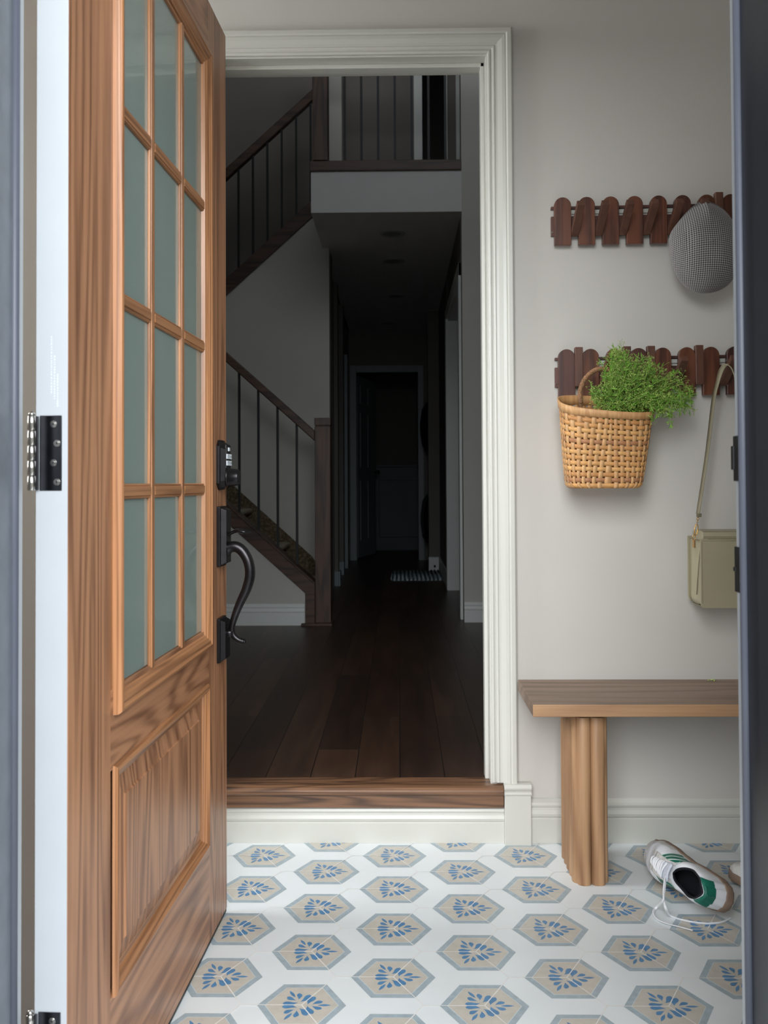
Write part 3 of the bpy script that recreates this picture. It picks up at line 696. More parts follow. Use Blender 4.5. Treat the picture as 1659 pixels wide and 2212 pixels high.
# rug
mb = MB(); mb.box(-.46, .0, -.38, .38, 0, .012)
for k in range(16): mb.tube([(-.46+k*.03, -.38, .012), (-.46+k*.03, .38, .012)], .009, 6)
rg = mb.build('rug', M['rug']); rg.location = (.40, 8.2, FZ); tag(rg, 'ribbed blue grey rug on the dark passage floor', 'rug')
# pot lights
for i, (px, py) in enumerate(((848, 502), (850, 562), (855, 638), (838, 697))):
    Y = (ZC-HZ)*FPX/(1042-py); x = W(px, py, Y).x
    o = thing('recessed_light', (x, Y, ZC), ['nearest round recessed ceiling light, just inside the passage', 'second recessed ceiling light from the front of the passage', 'third recessed ceiling light, on the paler ceiling part', 'farthest recessed ceiling light, barely seen in the dark passage'][i], 'ceiling light', 'recessed lights in the passage ceiling')
    s = MB(); rr = [(.082, 0), (.080, -.004), (.066, -.006), (.060, -.003), (.056, -.001)]
    s.grid([[(r_*math.cos(2*PI*k/36), r_*math.sin(2*PI*k/36), z) for k in range(36)] for r_, z in rr], 0, True, True); s.build('trim_ring', M['white_bright'], o)
    s = MB(); s.tube([(0, 0, -.0008), (0, 0, -.0002)], .058, 36); s.build('lens', M['led'], o)
# switch plates
o = tag(MB().box(-.035, .0, -.008, 0, -.06, .06).build('thermostat', WH, bevel=.003), 'small white wall control box, the upper one by the opening', 'thermostat'); o.location = W(964, 927, 8.6); o.location.y = 8.68
o = tag(MB().box(-.05, .0, -.03, 0, -.08, .08).build('wall_box', WH, bevel=.004), 'small white box low on the passage wall', 'wall box'); o.location = W(970, 1187, 8.6); o.location.y = 8.68
o = tag(MB().tube([(0, 0, 0), (0, -.012, 0), (0, -.016, 0)], [.011, .011, .006], 16).build('door_stopper', M['black'], bevel=0), 'small round black stopper on the far baseboard', 'door stopper'); o.location = W(939, 1223, 8.66); o.location.y = 8.66

# ================================================================== BENCH
bn = thing('bench', (1.05, 2.40, 0), 'pine bench with reeded slab leg against the grey wall', 'bench')
BT = .452; bx0, bx1 = .322, 1.78
mb = MB(); mb.box(bx0, bx1, 2.243, 2.527, BT-.030, BT); mb.m[2] = 1
rel(bn, mb).build('seat_board', [M['bench'], M['bench_e']], bn, bevel=.0018)
def reeded(x0, x1, y0, y1, z0, z1):
    poly = []; nf, ns = 2, 5
    def lobes(ax, ay, bx, by, n):
        d = Vector((bx-ax, by-ay)); L = d.length/n; u = d.normalized(); q = Vector((u.y, -u.x))
        for k in range(n):
            for j in range(7):
                t_ = j/7; th_ = PI*t_
                p = Vector((ax, ay))+u*(L*(k+.5-.5*math.cos(th_)))+q*L*.42*math.sin(th_)**.8
                poly.append((p.x, p.y))
    r = .012
    lobes(x0+r*.6, y0+r, x1-r*.6, y0+r, nf); lobes(x1-r, y0+r, x1-r, y1-r, ns); lobes(x1-r, y1-r, x0+r, y1-r, nf); lobes(x0+r, y1-r, x0+r, y0+r, ns)
    return MB().prism(poly, z0, z1, 'z', 0, True)
rel(bn, reeded(.428, .512, 2.285, 2.485, 0, BT-.042)).build('leg', M['bench_leg'], bn, bevel=.001)
rel(bn, reeded(1.56, 1.644, 2.285, 2.485, 0, BT-.042)).build('leg', M['bench_leg'], bn, bevel=.001)
for x0, x1 in ((.352, .548), (1.53, 1.72)):
    mb = MB(); mb.box(x0, x1, 2.29, 2.33, BT-.042, BT-.030); mb.box(x0, x0+.055, 2.33, 2.5, BT-.048, BT-.030)
    rel(bn, mb).build('cleat', M['bench'], bn, bevel=.002)
mb = MB()
for k in range(5): mb.tube([(1.0+random.uniform(-.01, .01), 2.505+random.uniform(-.01, .01), BT+.001), (1.0+random.uniform(-.014, .014), 2.505+random.uniform(-.01, .01), BT+.004)], .001, 6)
mb.v = [(x-.16, y, z) for x, y, z in mb.v]
tag(mb.build('plant_crumb', M['podg']), 'tiny dry plant crumb at the back of the bench top', 'crumb')

# ================================================================== COAT RACKS
def rack(px0, py_base, ntop, pegs, dpx, name_l, py_top, closed_up):
    "py_base: plank bottoms at first plank; pegs: list of open/closed per gap"
    Yb = 2.535
    p0 = W(px0, py_top+50, Yb); sp = dpx*Yb/FPX; hgt = .132
    o = thing('coat_rack', (p0.x, BY, p0.z), name_l, 'coat rack')
    n = len(pegs)+1; tilt = .010
    zb = W(px0, py_base, Yb).z; zt = zb+.1325
    L = sp*(n-1)
    L2 = lambda x: tilt*(x)
    mb = MB(); x0 = -.0265
    # back bars with gap and light metal strip
    for (a, b, mi) in ((.030, .084, 0), (.1045, .1115, 0), (.092, .1035, 1)):
        y0_ = -.014 if mi == 0 else -.006
        v = []
        LL = L-.05 if mi else L
        mb.obox((L/2-.002, (y0_-.001)/2, zb+(a+b)/2-p0.z+L2(L/2)), ((LL+.055)/2, 0, tilt*(LL+.055)/2), (0, (-y0_-.001)/2, 0), (0, 0, (b-a)/2), mi)
    mb.build('back_rail', [M['rack2'], M['white']], o, bevel=.0008)
    for k in range(n):
        w_ = .0228; x = sp*k; zc = zb-p0.z+L2(x); poly = [(x-w_, zc), (x+w_, zc)]
        for j in range(13):
            a = PI*j/12; poly.append((x+w_*math.cos(a), zc+.1325-w_+w_*math.sin(a)))
        mb = MB(); mb.prism(poly, -.030, -.014, 'y'); mb.build('plank', M[random.choice(['rack', 'rack', 'rack2'])], o, bevel=.0012)
    for k, st_ in enumerate(pegs):
        x = sp*(k+.5); zc = zb-p0.z+.029+L2(x); h_ = .108; t_ = .0095
        mb = MB()
        if st_ == 0:
            mb.obox((x, -.026, zc+h_/2), (.0105, 0, 0), (0, t_, 0), (0, 0, h_/2))
        else:
            a = R(57); up_ = Vector((0, -math.sin(a), math.cos(a))); nr = Vector((0, -math.cos(a), -math.sin(a)))
            c = Vector((x, -.024, zc+.003))+up_*.053; mb.obox(c, (.0098, 0, 0), nr*t_*.9, up_*.055)
        mb.build('folding_peg', M['peg'], o, bevel=.0012)
    mb = MB(); mb.tube([(-.0275, -.009, zb+.038-p0.z), (-.0275, -.022, zb+.038-p0.z)], .0016, 10); mb.build('screw', M['chrome'], o)
    return o
rack(1150+215/3.259, 380+486/3.259, 0, [1, 1, 1, 1, 1, 1, 0, 1, 0, 1], 51.75, 'upper walnut coat rack with most pegs folded out, above the basket', 425, 0)
rack(1150+243/3.259, 380+1558/3.259, 0, [0, 1, 0, 0, 1, 0, 1, 1, 0], 51.7, 'lower walnut coat rack with several pegs folded up, behind the basket', 757, 0)

# ================================================================== FLAT CAP
cp = thing('flat_cap', W(1522, 532, 2.46), 'black and white houndstooth flat cap hanging from the upper rack', 'cap')
def cap_mesh():
    s_ = 2.46/1990
    outl = [(1522, 429), (1549, 438), (1572, 456), (1590, 490), (1598, 535), (1594, 580), (1576, 612), (1550, 629), (1521, 634), (1495, 627), (1470, 607), (1454, 575), (1448.5, 536), (1451, 502), (1470, 474), (1496, 446)]
    pts = [((x-1522)*s_, (532-y)*s_) for x, y in outl]
    P = smooth_path([(p[0], p[1], 0) for p in pts+[pts[0]]], 6)[:-1]; n = len(P)
    me = bpy.data.meshes.new('crown'); vs = []; uvs = []
    rs = [0, .12, .25, .4, .55, .68, .78, .86, .92, .96, .985, 1.0, .985, .95, .88, .7]
    ys = []
    for i, r_ in enumerate(rs):
        if i <= 11: y = -.062*(1-r_**2.6)**.62 if r_ < 1 else 0
        else: y = [.010, .020, .030, .034][i-12]
        ys.append(y)
    arc = 0; px_, py_ = 0, ys[0]; arcs = []
    for r_, y in zip(rs, ys):
        arc += math.hypot((r_-px_)*.11, y-py_); px_, py_ = r_, y; arcs.append(arc/.11)
    for r_, y, a in zip(rs, ys, arcs):
        for p in P:
            x, z = p.x*r_, p.y*r_
            # top leans back to the wall, soft fold on the left panel, gathered point at the hook
            yy = y+.020*max(0, z/.12)*(1 if r_ < .99 else .4)
            f = math.exp(-((x+.062+.10*(z+.02)**2)/.006)**2)*max(0, 1-abs(z+.0)/.09); yy += .010*f
            g = math.exp(-(x/.010)**2)*max(0, (z-.05)/.07); yy -= .006*g
            yy += .0025*math.sin(x*55+z*20)*math.sin(z*40)
            vs.append((x, yy, z)); k = a/max(r_, .12) if r_ else 1
            uvs.append(((p.x*a)/.00072+400, (p.y*a)/.00072+400+60*x*x/.01*.5))
    fs = []
    for i in range(len(rs)-1):
        for j in range(n):
            k = (j+1) % n; fs.append((i*n+j, i*n+k, (i+1)*n+k, (i+1)*n+j))
    me.from_pydata(vs, [], fs); uvl = me.uv_layers.new(name='UVMap')
    for lp_ in me.loops: uvl.data[lp_.index].uv = uvs[lp_.vertex_index]
    for p_ in me.polygons: p_.use_smooth = True
    o = link('crown', me, M['tweed'], cp)
    m_ = o.modifiers.new('solid', 'SOLIDIFY'); m_.thickness = .0015
    # short brim peeking behind
    mb = MB(); rows = []
    for i in range(5):
        t_ = i/4; rows.append([((.075-.01*t_)*math.sin(a), .03+.010*math.cos(a*1.4)-.01*t_, -.01-.06*t_+.05*math.cos(a)) for a in [(-1.2+2.4*k/14) for k in range(15)]])
    mb.grid(rows, 0); mb.build('brim', M['lining'], cp, solid=.003)
cap_mesh()

# ================================================================== BASKET
bk = thing('woven_basket', (.545, 2.45, .972), 'D shaped woven cane basket hanging below the lower coat rack', 'basket')
_N = 2000; _acc = [0]; _pp = None
for _i in range(_N+1):
    _a = 2*PI*_i/_N; _c, _s = math.cos(_a), math.sin(_a)
    _p = (.108*math.copysign(abs(_c)**.57, _c), .062*math.copysign(abs(_s)**.57, _s))
    if _pp: _acc.append(_acc[-1]+math.hypot(_p[0]-_pp[0], _p[1]-_pp[1]))
    _pp = _p
def arc_angle(t_):
    import bisect
    t_ = t_ % 1.0; L_ = t_*_acc[-1]; i = min(_N-1, max(0, bisect.bisect_right(_acc, L_)-1))
    return 2*PI*(i+(L_-_acc[i])/max(1e-9, _acc[i+1]-_acc[i]))/_N
def bsurf(t_, v, off=0):
    "t_: 0..1 around, v: 0 bottom .. 1 rim; world point"
    a = arc_angle(t_); ca, sa = math.cos(a), math.sin(a)
    n_ = lerp(.42, .72, v); cx = lerp(.543, .548, v); hw = lerp(.094, .121, v**.8)
    if v < .06: hw -= .010*(1-v/.06)**2
    yc = 2.455; yb = 2.508; 
    ex = math.copysign(abs(ca)**n_, ca); ey = math.copysign(abs(sa)**n_, sa)
    fr = lerp(2.40, 2.368, v); hd_ = (yb-fr)/2; ymid = (yb+fr)/2
    x = cx+(hw+off)*ex; y = ymid-(hd_+off)*ey
    y = min(y, 2.512)
    zr = 1.196-.020*(x-.548)/.121*.5-.024*((2.44-y)/.07)
    z = lerp(.972, zr, v)
    return Vector((x-.545, y-2.45, z-.972))
NS, NR = 38, 14
def weave():
    sv = MB()
    for k in range(NS):
        tc = (k+.5)/NS; hw = .33/NS; rows = []
        for i in range(NR*4+1):
            v = .003+.955*i/(NR*4); ph = math.cos(PI*((v-.003)/.955*NR-.5+k)); off = .0009*ph
            rows.append([bsurf(tc-hw, v, off), bsurf(tc, v, off+.0001), bsurf(tc+hw, v, off)])
        sv.grid(rows, 0)
    sv.build('stake', M['cane_v'], bk, solid=.0006)
    tag(bk.children[-1], kind='stuff')
    names = [plain('cane tone %d' % q, c, .5, var=.07, nscale=45) for q, c in enumerate(((216, 160, 98), (200, 142, 86), (178, 124, 84), (222, 168, 104), (208, 150, 90)))]
    for r_ in range(NR):
        vc = .003+.955*(r_+.5)/NR; hh = .37*.955/NR; rows = []
        for i in range(NS*4):
            t_ = i/(NS*4); ph = -math.cos(PI*(r_+.5+.0+1/2)+0)*0
            off = -.0009*math.cos(PI*(t_*NS-.5+r_))
            jz = .006*math.sin(t_*9+r_)*.2
            rows.append([bsurf(t_, vc-hh+jz, off), bsurf(t_, vc+jz, off+.0001), bsurf(t_, vc+hh+jz, off)])
        rows.append(rows[0]); mb = MB(); mb.grid(rows, 0)
        mb.build('weaver_strip', names[[0, 2, 1, 3, 0, 4, 3, 1, 2, 0, 3, 4, 1, 2][r_ % 14]], bk, solid=.0009)
weave()
mb = MB(); rows = []
for v, o_ in ((.905, .0016), (.905, .0036), (1.0, .0042), (1.005, .0025), (1.0, -.0008), (.905, -.0016)): rows.append([bsurf(i/96, v, o_) for i in range(96)])
rows.append(rows[0]); mb.grid(rows, 0, True, True); mb.build('rim', M['rim'], bk, bevel=0)
mb = MB(); rows = [[bsurf(i/96, .01, -.003+0*j)*1 if j else bsurf(i/96, .01, -.003) for i in range(96)] for j in range(1)]
ring = [bsurf(i/96, .008, -.003) for i in range(96)]; mb.add(ring, [tuple(range(96))]); mb.build('base', M['cane'], bk, solid=.002)
# braided rope handle
hp = smooth_path([W(1254, 880, 2.47), W(1254, 862, 2.462), W(1254, 842, 2.46), W(1263, 820, 2.458), W(1280, 803, 2.456), W(1298, 797, 2.455), W(1318, 800, 2.455), W(1338, 816, 2.458), W(1350, 842, 2.462), W(1354, 868, 2.468)], 10)
hp = [p-Vector((.545, 2.45, .972)) for p in hp]; n = len(hp); mb = MB()
for s_ in range(3):
    pts = []
    for i in range(n*3-2):
        u = i/3; a = int(u); f = u-a; p = hp[a].lerp(hp[min(a+1, n-1)], f); d = (hp[min(a+1, n-1)]-hp[max(a-1, 0)]).normalized()
        q = Vector((0, 1, 0)).cross(d).normalized(); e_ = d.cross(q); an = i*.55+s_*2*PI/3
        k = .0042 if 6 < u < n-7 else .0022
        pts.append(p+(q*math.cos(an)+e_*math.sin(an))*k)
    mb.tube(pts, .0026, 8)
tag(mb.build('handle', M['rope'], bk), 'braided brown cord handle')

# ================================================================== HERBS
hb = thing('herb_bunch', (.60, 2.44, 1.16), 'bunch of fresh green flowering herbs sprouting from the woven basket', 'plant')
def herbs():
    sm, lf, pd = MB(), MB(), MB(); org = Vector((.60, 2.44, 1.16)); rnd = random.Random(5)
    def leaf(p, d, L, wd):
        d = d.normalized(); s_ = d.cross(Vector((rnd.uniform(-1, 1), -1, rnd.uniform(-.5, .8)))).normalized()*wd; nn = s_.cross(d).normalized()
        a = p+d*L*.45+nn*L*.08; lf.add([p, a+s_, p+d*L-nn*L*.1, a-s_], [(0, 1, 2), (0, 2, 3)], 0, True)
    def pod(p, r_):
        pd.add([p+Vector(v)*r_ for v in ((1, 0, 0), (-1, 0, 0), (0, 1, 0), (0, -1, 0), (0, 0, 1.2), (0, 0, -1.2))], [(0, 2, 4), (2, 1, 4), (1, 3, 4), (3, 0, 4), (2, 0, 5), (1, 2, 5), (3, 1, 5), (0, 3, 5)], 0, True)
    def twig(p, d, L, r_=.0004):
        q = p+d.normalized()*L; sm.tube([p, q], [r_, r_*.6], 3, cap=False); return q
    def stem(a, c, dens, droop=0):
        pts = []; mid = a.lerp(c, .5)+Vector((rnd.uniform(-.01, .01), rnd.uniform(-.015, .01), .025-droop*.0))
        for k in range(9):
            u = k/8; pts.append(a*(1-u)**2+mid*2*u*(1-u)+c*u*u)
        sm.tube(pts, [.0011*(1-.6*k/8) for k in range(9)], 4, cap=False)
        for k in range(dens):
            u = .18+.82*rnd.random()**.75; i = min(7, int(u*8)); p = pts[i].lerp(pts[i+1], u*8-i); ax = (pts[i+1]-pts[i]).normalized()
            d = (ax*.6+Vector((rnd.gauss(0, 1), rnd.gauss(0, .7), rnd.gauss(.1, 1)))*.8)
            if rnd.random() < .5:
                leaf(p, d, rnd.uniform(.008, .022), rnd.uniform(.0009, .0020))
            else:
                q = twig(p, d, rnd.uniform(.006, .014))
                for m_ in range(rnd.randint(2, 5)):
                    dd = d.normalized()+Vector((rnd.gauss(0, .8), rnd.gauss(0, .6), rnd.gauss(0, .8)))
                    z = twig(q, dd, rnd.uniform(.002, .0055), .00025); pod(z, rnd.uniform(.0007, .0013))
    # silhouette in photo pixels for stem tips
    tips = []
    # outline of the bunch, sampled as polygon
    poly = [(1300, 780), (1320, 757), (1345, 752), (1362, 765), (1392, 772), (1430, 785), (1462, 805), (1490, 832), (1500, 862), (1492, 885), (1468, 880), (1445, 895), (1420, 888), (1400, 886), (1350, 886), (1300, 884), (1285, 868), (1292, 830)]
    def inside(x, y):
        c = False; j = len(poly)-1
        for i in range(len(poly)):
            if (poly[i][1] > y) != (poly[j][1] > y) and x < (poly[j][0]-poly[i][0])*(y-poly[i][1])/(poly[j][1]-poly[i][1])+poly[i][0]: c = not c
            j = i
        return c
    while len(tips) < 165:
        x, y = rnd.uniform(1283, 1502), rnd.uniform(750, 892)
        if inside(x, y): tips.append((x, y, rnd.uniform(2.37, 2.49)))
    ed = []
    for i in range(len(poly)-4):
        a, b = poly[i], poly[i+1]
        for k in range(4): u = k/4; ed.append((lerp(a[0], b[0], u)+rnd.uniform(-9, 9), lerp(a[1], b[1], u)+rnd.uniform(-7, 9), rnd.uniform(2.38, 2.46)))
    tips += ed
    for x, y, Y in tips:
        c = W(x, y, Y)-org
        bx = rnd.uniform(1295, 1385); a = W(bx, 893, rnd.uniform(2.41, 2.46))-org; a.z -= .02
        if y > 862 and x > 1395: a = W(rnd.uniform(1385, 1402), 872, 2.40)-org
        stem(a, c, rnd.randint(20, 30))
    # drooping sprigs on the right
    for x, y in ((1449, 915), (1409, 908), (1422, 900), (1436, 893), (1468, 888), (1475, 880), (1490, 872), (1454, 890), (1286, 872), (1290, 876), (1279, 858)):
        a = W(x-random.uniform(-4, 12), y-36, 2.385)-org; stem(a, W(x, y+2, 2.38)-org, 24)
    # upright sprig on top
    a = W(1344, 775, 2.42)-org; c = W(1340, 738, 2.42)-org; sm.tube([a, a.lerp(c, .5)+Vector((.001, 0, 0)), c], [.0006, .0005, .0003], 4, cap=False)
    for k in range(12):
        u = .25+.75*k/11; p = a.lerp(c, u); s_ = 1 if k % 2 else -1
        q = p+Vector((s_*.0075*(1.15-u*.6), 0, .006)); sm.tube([p, q], .00025, 3, cap=False); pod(q, .0012)
    # loose sprig over the rim at left
    for k in range(8):
        stem(W(1292, 882, 2.385)-org, W(rnd.uniform(1279, 1296), rnd.uniform(852, 880), 2.38)-org, 9)
    tag(sm.build('stems', M['stem'], hb), kind='stuff'); tag(lf.build('leaves', M['leafg'], hb), kind='stuff'); tag(pd.build('seed_heads', M['podg'], hb), kind='stuff')
herbs()

# ================================================================== HANDBAG
bgo = (.88, 2.47, .66); bag = thing('handbag', bgo, 'olive green leather handbag hanging by its strap from the lower rack', 'handbag')
def bagp(px, py, Y): return W(px, py, Y)-Vector(bgo)
xl, xr = .789, .975; yf, yk = 2.425, 2.522; zb_, ztp = .658, .838
def rr(x0, x1, z0, z1, r_, n=6):
    out = []
    for cx, cz, a0 in ((x0+r_, z0+r_, PI), (x1-r_, z0+r_, 1.5*PI)):
        for k in range(n+1): a = a0+k*PI/2/n; out.append((cx+r_*math.cos(a), cz+r_*math.sin(a)))
    return out+[(x1, z1), (x0, z1)]
mb = MB(); mb.prism(rr(xl-.002, xr, zb_, ztp, .012), yf-.002, yf+.001, 'y'); rel(bag, mb).build('front_panel', M['olive'], bag, bevel=.001)
mb = MB(); mb.prism(rr(xl-.004, xr, zb_+.004, ztp+.004, .020), yk, yk+.003, 'y'); rel(bag, mb).build('back_panel', M['olive'], bag, bevel=.001)
for sx, xx in ((1, xl+.002), (-1, xr-.002)):
    mb = MB(); rows = []
    for i in range(13):
        v = i/12; z = lerp(zb_+.006, ztp-.004, v); r_ = []
        for j in range(9):
            t_ = j/8; y = lerp(yf, yk, t_); pinch = lerp(.004, .016, v)
            r_.append((xx+sx*pinch*math.sin(PI*t_)**1.0*(.5+.5*abs(math.cos(PI*t_)) if False else 1), y, z+.022*(1-v)**3*(2*t_-1)**2*.4))
        rows.append(r_)
    mb.grid(rows, 0); rel(bag, mb).build('gusset', M['olive'], bag, solid=.002)
    mb = MB(); mb.tube([(xx+sx*.016-sx*.002, (yf+yk)/2, ztp-.02), (xx+sx*.010-sx*.002, (yf+yk)/2, ztp-.07), (xx+sx*.004-sx*.002, (yf+yk)/2, zb_+.03)], .0012, 8)
    rel(bag, mb).build('gusset_fold', M['olive_d'], bag)
mb = MB(); mb.box(xl+.004, xr, yf, yk-.012, zb_+.001, zb_+.005); rel(bag, mb).build('bottom', M['olive_d'], bag, bevel=.0015)
mb = MB(); mb.prism([(yf+.006, ztp-.004), (yf+.004, ztp+.008), (yf+.010, ztp+.020), (yf+.05, ztp+.024), (yk-.012, ztp+.019), (yk-.012, ztp-.004)], xl+.006, xr, 'x'); rel(bag, mb).build('top_closure', M['olive'], bag, bevel=.003)
mb = MB(); mb.box(xl+.02, xr, yf-.001, yf+.008, ztp-.001, ztp+.001); rel(bag, mb).build('opening_shadow_gap', M['olive_d'], bag)
mb = MB()
for k in range(40):
    z = lerp(ztp-.006, zb_+.016, k/39); mb.tube([(xl+.003, yf-.0024, z), (xl+.003, yf-.0024, z-.0026)], .0004, 5)
for k in range(40):
    x = lerp(xl+.006, xr, k/39); mb.tube([(x, yf-.0024, ztp-.004), (x+.0028, yf-.0024, ztp-.004)], .0004, 5); mb.tube([(x+.004, yf+.0085, ztp+.0195), (x+.0068, yf+.0085, ztp+.0195)], .0004, 5); mb.tube([(x+.004, yf+.0035, ztp+.006), (x+.0068, yf+.0035, ztp+.006)], .0004, 5)
tag(rel(bag, mb).build('stitching', M['stitch'], bag), kind='stuff')
def strap(pts, wd, mat, name, widths=None, nrm=None):
    P = smooth_path(pts, 8); mb = MB(); rows = []; n = len(P)
    for i, p in enumerate(P):
        u = i/(n-1); ang = cprop(u, [0, .12, .4, 1], nrm) if nrm else 0
        s_ = Vector((math.cos(ang), -math.sin(ang), 0))*wd/2; rows.append([p-s_, p+s_])
    mb.grid(rows, 0); return mb.build(name, mat, bag, solid=.0022)
hk = (1572, 792)
strap([bagp(1568, 786, 2.475), bagp(1558, 800, 2.468), bagp(1549, 830, 2.465), bagp(1541, 866, 2.463), bagp(1527, 981, 2.46), bagp(1507.5, 1110, 2.46)], .017, M['olive'], 'strap', nrm=[.6, .95, 1.33, 1.40])
strap([bagp(1568, 786, 2.475), bagp(1583, 800, 2.468), bagp(1598, 866, 2.463), bagp(1625, 981, 2.46), bagp(1650, 1110, 2.46)], .017, M['olive'], 'strap', nrm=[-.5, -.9, -1.2, -1.3])
c = bagp(1510, 1113, 2.46); mb = MB(); mb.obox(c, (.005, 0, 0), (0, .0065, 0), (.0004, 0, .0047)); mb.build('strap_keeper', M['olive_d'], bag, bevel=.001)
mb = MB()
def loop(c, rx, rz, r_, n=20, tilt=0):
    return [Vector(c)+Vector((rx*math.cos(a)+tilt*rz*math.sin(a), 0, rz*math.sin(a))) for a in [2*PI*k/n for k in range(n+1)]]
mb.tube(loop(bagp(1507.5, 1120.5, 2.46), .003, .0032, .0008), .0009, 8, cap=False)
mb.tube([bagp(1507, 1123, 2.46), bagp(1506, 1130, 2.46)], .0012, 10)
mb.tube(loop(bagp(1504, 1144, 2.458), .0042, .0145, .001, 24, .12), .0013, 10, cap=False)
mb.tube(loop(bagp(1499, 1161, 2.458), .0035, .0075, .001), .0009, 8, cap=False)
mb.obox(bagp(1499, 1175, 2.45), (.0012, 0, 0), (0, .008, 0), (0, 0, .010))
tag(mb.build('clasp', M['gold'], bag), 'gold trigger clasp')

# ================================================================== SNEAKERS
def sneaker(name, lab, side):
    o = thing(name, (0, 0, 0), lab, 'shoe', 'white sneakers with green stripes under the bench')
    L = .300
    SX = [0, .02, .06, .15, .30, .45, .60, .72, .84, .93, .98, 1]
    WL = [0, .018, .0275, .0335, .034, .0345, .040, .0445, .043, .033, .018, 0]   # half width, left
    HT = [.060, .072, .077, .072, .066, .068, .074, .060, .048, .040, .030, .022] # top height
    def hw(s_): return cprop(s_, SX, WL)
    def ht(s_): return cprop(s_, [0, .05, .15, .30, .42, .50, .62, .74, .86, .95, 1], [.074, .079, .071, .060, .068, .082, .070, .057, .047, .041, .030])
    def cy(s_): return side*.006*math.sin(PI*min(1, max(0, (s_-.35)/.65)))
    SOLE = .022
    NS_ = 72; NV = 18
    def sv(i): u = i/NS_; return .5-.5*math.cos(PI*u)
    def opening(s_):   # half width of the foot opening
        if s_ < .035 or s_ > .43: return 0
        u = (s_-.035)/.395; return .027*math.sin(PI*u)**.55
    def P(s_, v, sg, off=0):
        w_ = hw(s_); h_ = ht(s_); op = opening(s_)
        # profile from sole edge (v=0) up to the top/opening (v=1)
        a = v*PI/2; flare = 1.0
        e1 = .62
        y = op+(w_-op)*(math.cos(a)**e1) if w_ > op else w_*math.cos(a)**e1
        z = SOLE-.006+(h_-SOLE+.006)*math.sin(a)**(.85)
        bulge = .0025*math.sin(PI*v) if op else 0
        ex_ = -max(0, 1-s_/.10)*1.6+max(0, (s_-.93)/.07)*1.2
        return Vector(((s_-.5)*L+off*ex_, cy(s_)+sg*(max(y+bulge, 0)+off*min(1, s_/.03)), z+off*.6))
    up = MB()
    for sg in (-1, 1):
        rows = [[P(sv(i), j/NV, sg) for j in range(NV+1)] for i in range(NS_+1)]
        up.grid(rows, 0)
    up.build('upper', M['leather_w'], o, weld=True, solid=.0012)
    def patch(mb, sg, s0, s1, v0, v1, off, nu=14, nv=10, f=None):
        rows = []
        for i in range(nu+1):
            r_ = []
            for j in range(nv+1):
                u, q = i/nu, j/nv; v = lerp(v0, v1, q); s_ = lerp(s0, s1, u)
                if f: s_, v = f(u, q)
                r_.append(P(s_, v, sg, off))
            rows.append(r_)
        mb.grid(rows, 0)
    for sg in (-1, 1):
        for k, c0 in enumerate((.395, .457, .519)):
            for mat_, w0, w1, of in (('green_p', -.004, .050, .0009), ('green', 0, .037, .0016)):
                mb = MB(); patch(mb, sg, 0, 0, 0, 0, of, 4, 14, lambda u, q: (c0+lerp(w0, w1, u)+.085*q-.01*math.sin(PI*q), lerp(.10, .84, q)))
                mb.build('side_stripe', M[mat_], o)
    mb = MB()
    for sg in (-1, 1): patch(mb, sg, 0, 0, 0, 0, .0014, 14, 14, lambda u, q: (lerp(.001, .055+.075*q**1.4, u), lerp(.36, .97, q)))
    mb.build('heel_patch', M['green'], o)
    mb = MB()
    for sg in (-1, 1):
        patch(mb, sg, 0, 0, 0, 0, .0011, 16, 12, lambda u, q: (lerp(.80-.05*(1-q)+.13*q, .9995, u), lerp(.0, 1.0, q)))
        patch(mb, sg, 0, 0, 0, 0, .0010, 16, 6, lambda u, q: (lerp(.66, .82, u), lerp(0, .25+.18*u, q)))
        patch(mb, sg, 0, 0, 0, 0, .0012, 12, 6, lambda u, q: (lerp(.70, .80, u), lerp(.80-.0*u, 1.0, q)))
    mb.build('toe_overlay', M['suede'], o)
    ln = MB()
    for sg in (-1, 1):
        ln.grid([[P(lerp(.02, .95, i/40), j/12, sg, -.0028) for j in range(13)] for i in range(41)], 0)
    ln.build('lining', M['lining'], o)
    # insole
    ins = MB(); ins.grid([[((s_-.5)*L, cy(s_)+k*max(0, hw(s_)-.004), SOLE+.001) for k in (-1, -.5, 0, .5, 1)] for s_ in [lerp(.01, .97, i/30) for i in range(31)]], 0); ins.build('insole', M['lining'], o)
    # collar edge
    cr = MB(); pts = []
    for sg, rng in ((1, range(0, 25)), (-1, range(24, -1, -1))):
        for i in rng:
            s_ = lerp(.036, .43, i/24); q = P(s_, 1, sg); pts.append(q+Vector((0, sg*.0005, .0008)))
    pts.append(pts[0]); cr.tube(pts, .0022, 8, cap=False); cr.build('collar_edge', M['lining'], o)
    # sole
    so = MB(); rows = []
    K = 88
    ring = []
    for k in range(K):
        a = 2*PI*k/K; s_ = .5-.5*math.cos(a); sg = 1 if math.sin(a) >= 0 else -1
        ring.append((s_, sg))
    for off, z in ((-.004, 0), (.0018, .0015), (.0030, .006), (.0030, .020), (.0020, .0215), (-.002, .0215)):
        r_ = []
        for s_, sg in ring:
            w_ = max(hw(s_)+off, 0) if 0.001 < s_ < .999 else 0
            x = (s_-.5)*L*(1+off*6); zz = z*(1.0 if s_ < .75 else 1)+(.006*max(0, (s_-.82)/.18)**2)
            r_.append((x, cy(s_)+sg*w_, zz))
        rows.append(r_)
    so.grid(rows, 0, True, True); n0 = len(so.v); so.f.append(tuple(range(K))); so.m.append(0); so.sm.append(False)
    so.build('sole', M['gum'], o)
    # heel padding roll
    hp_ = MB(); 
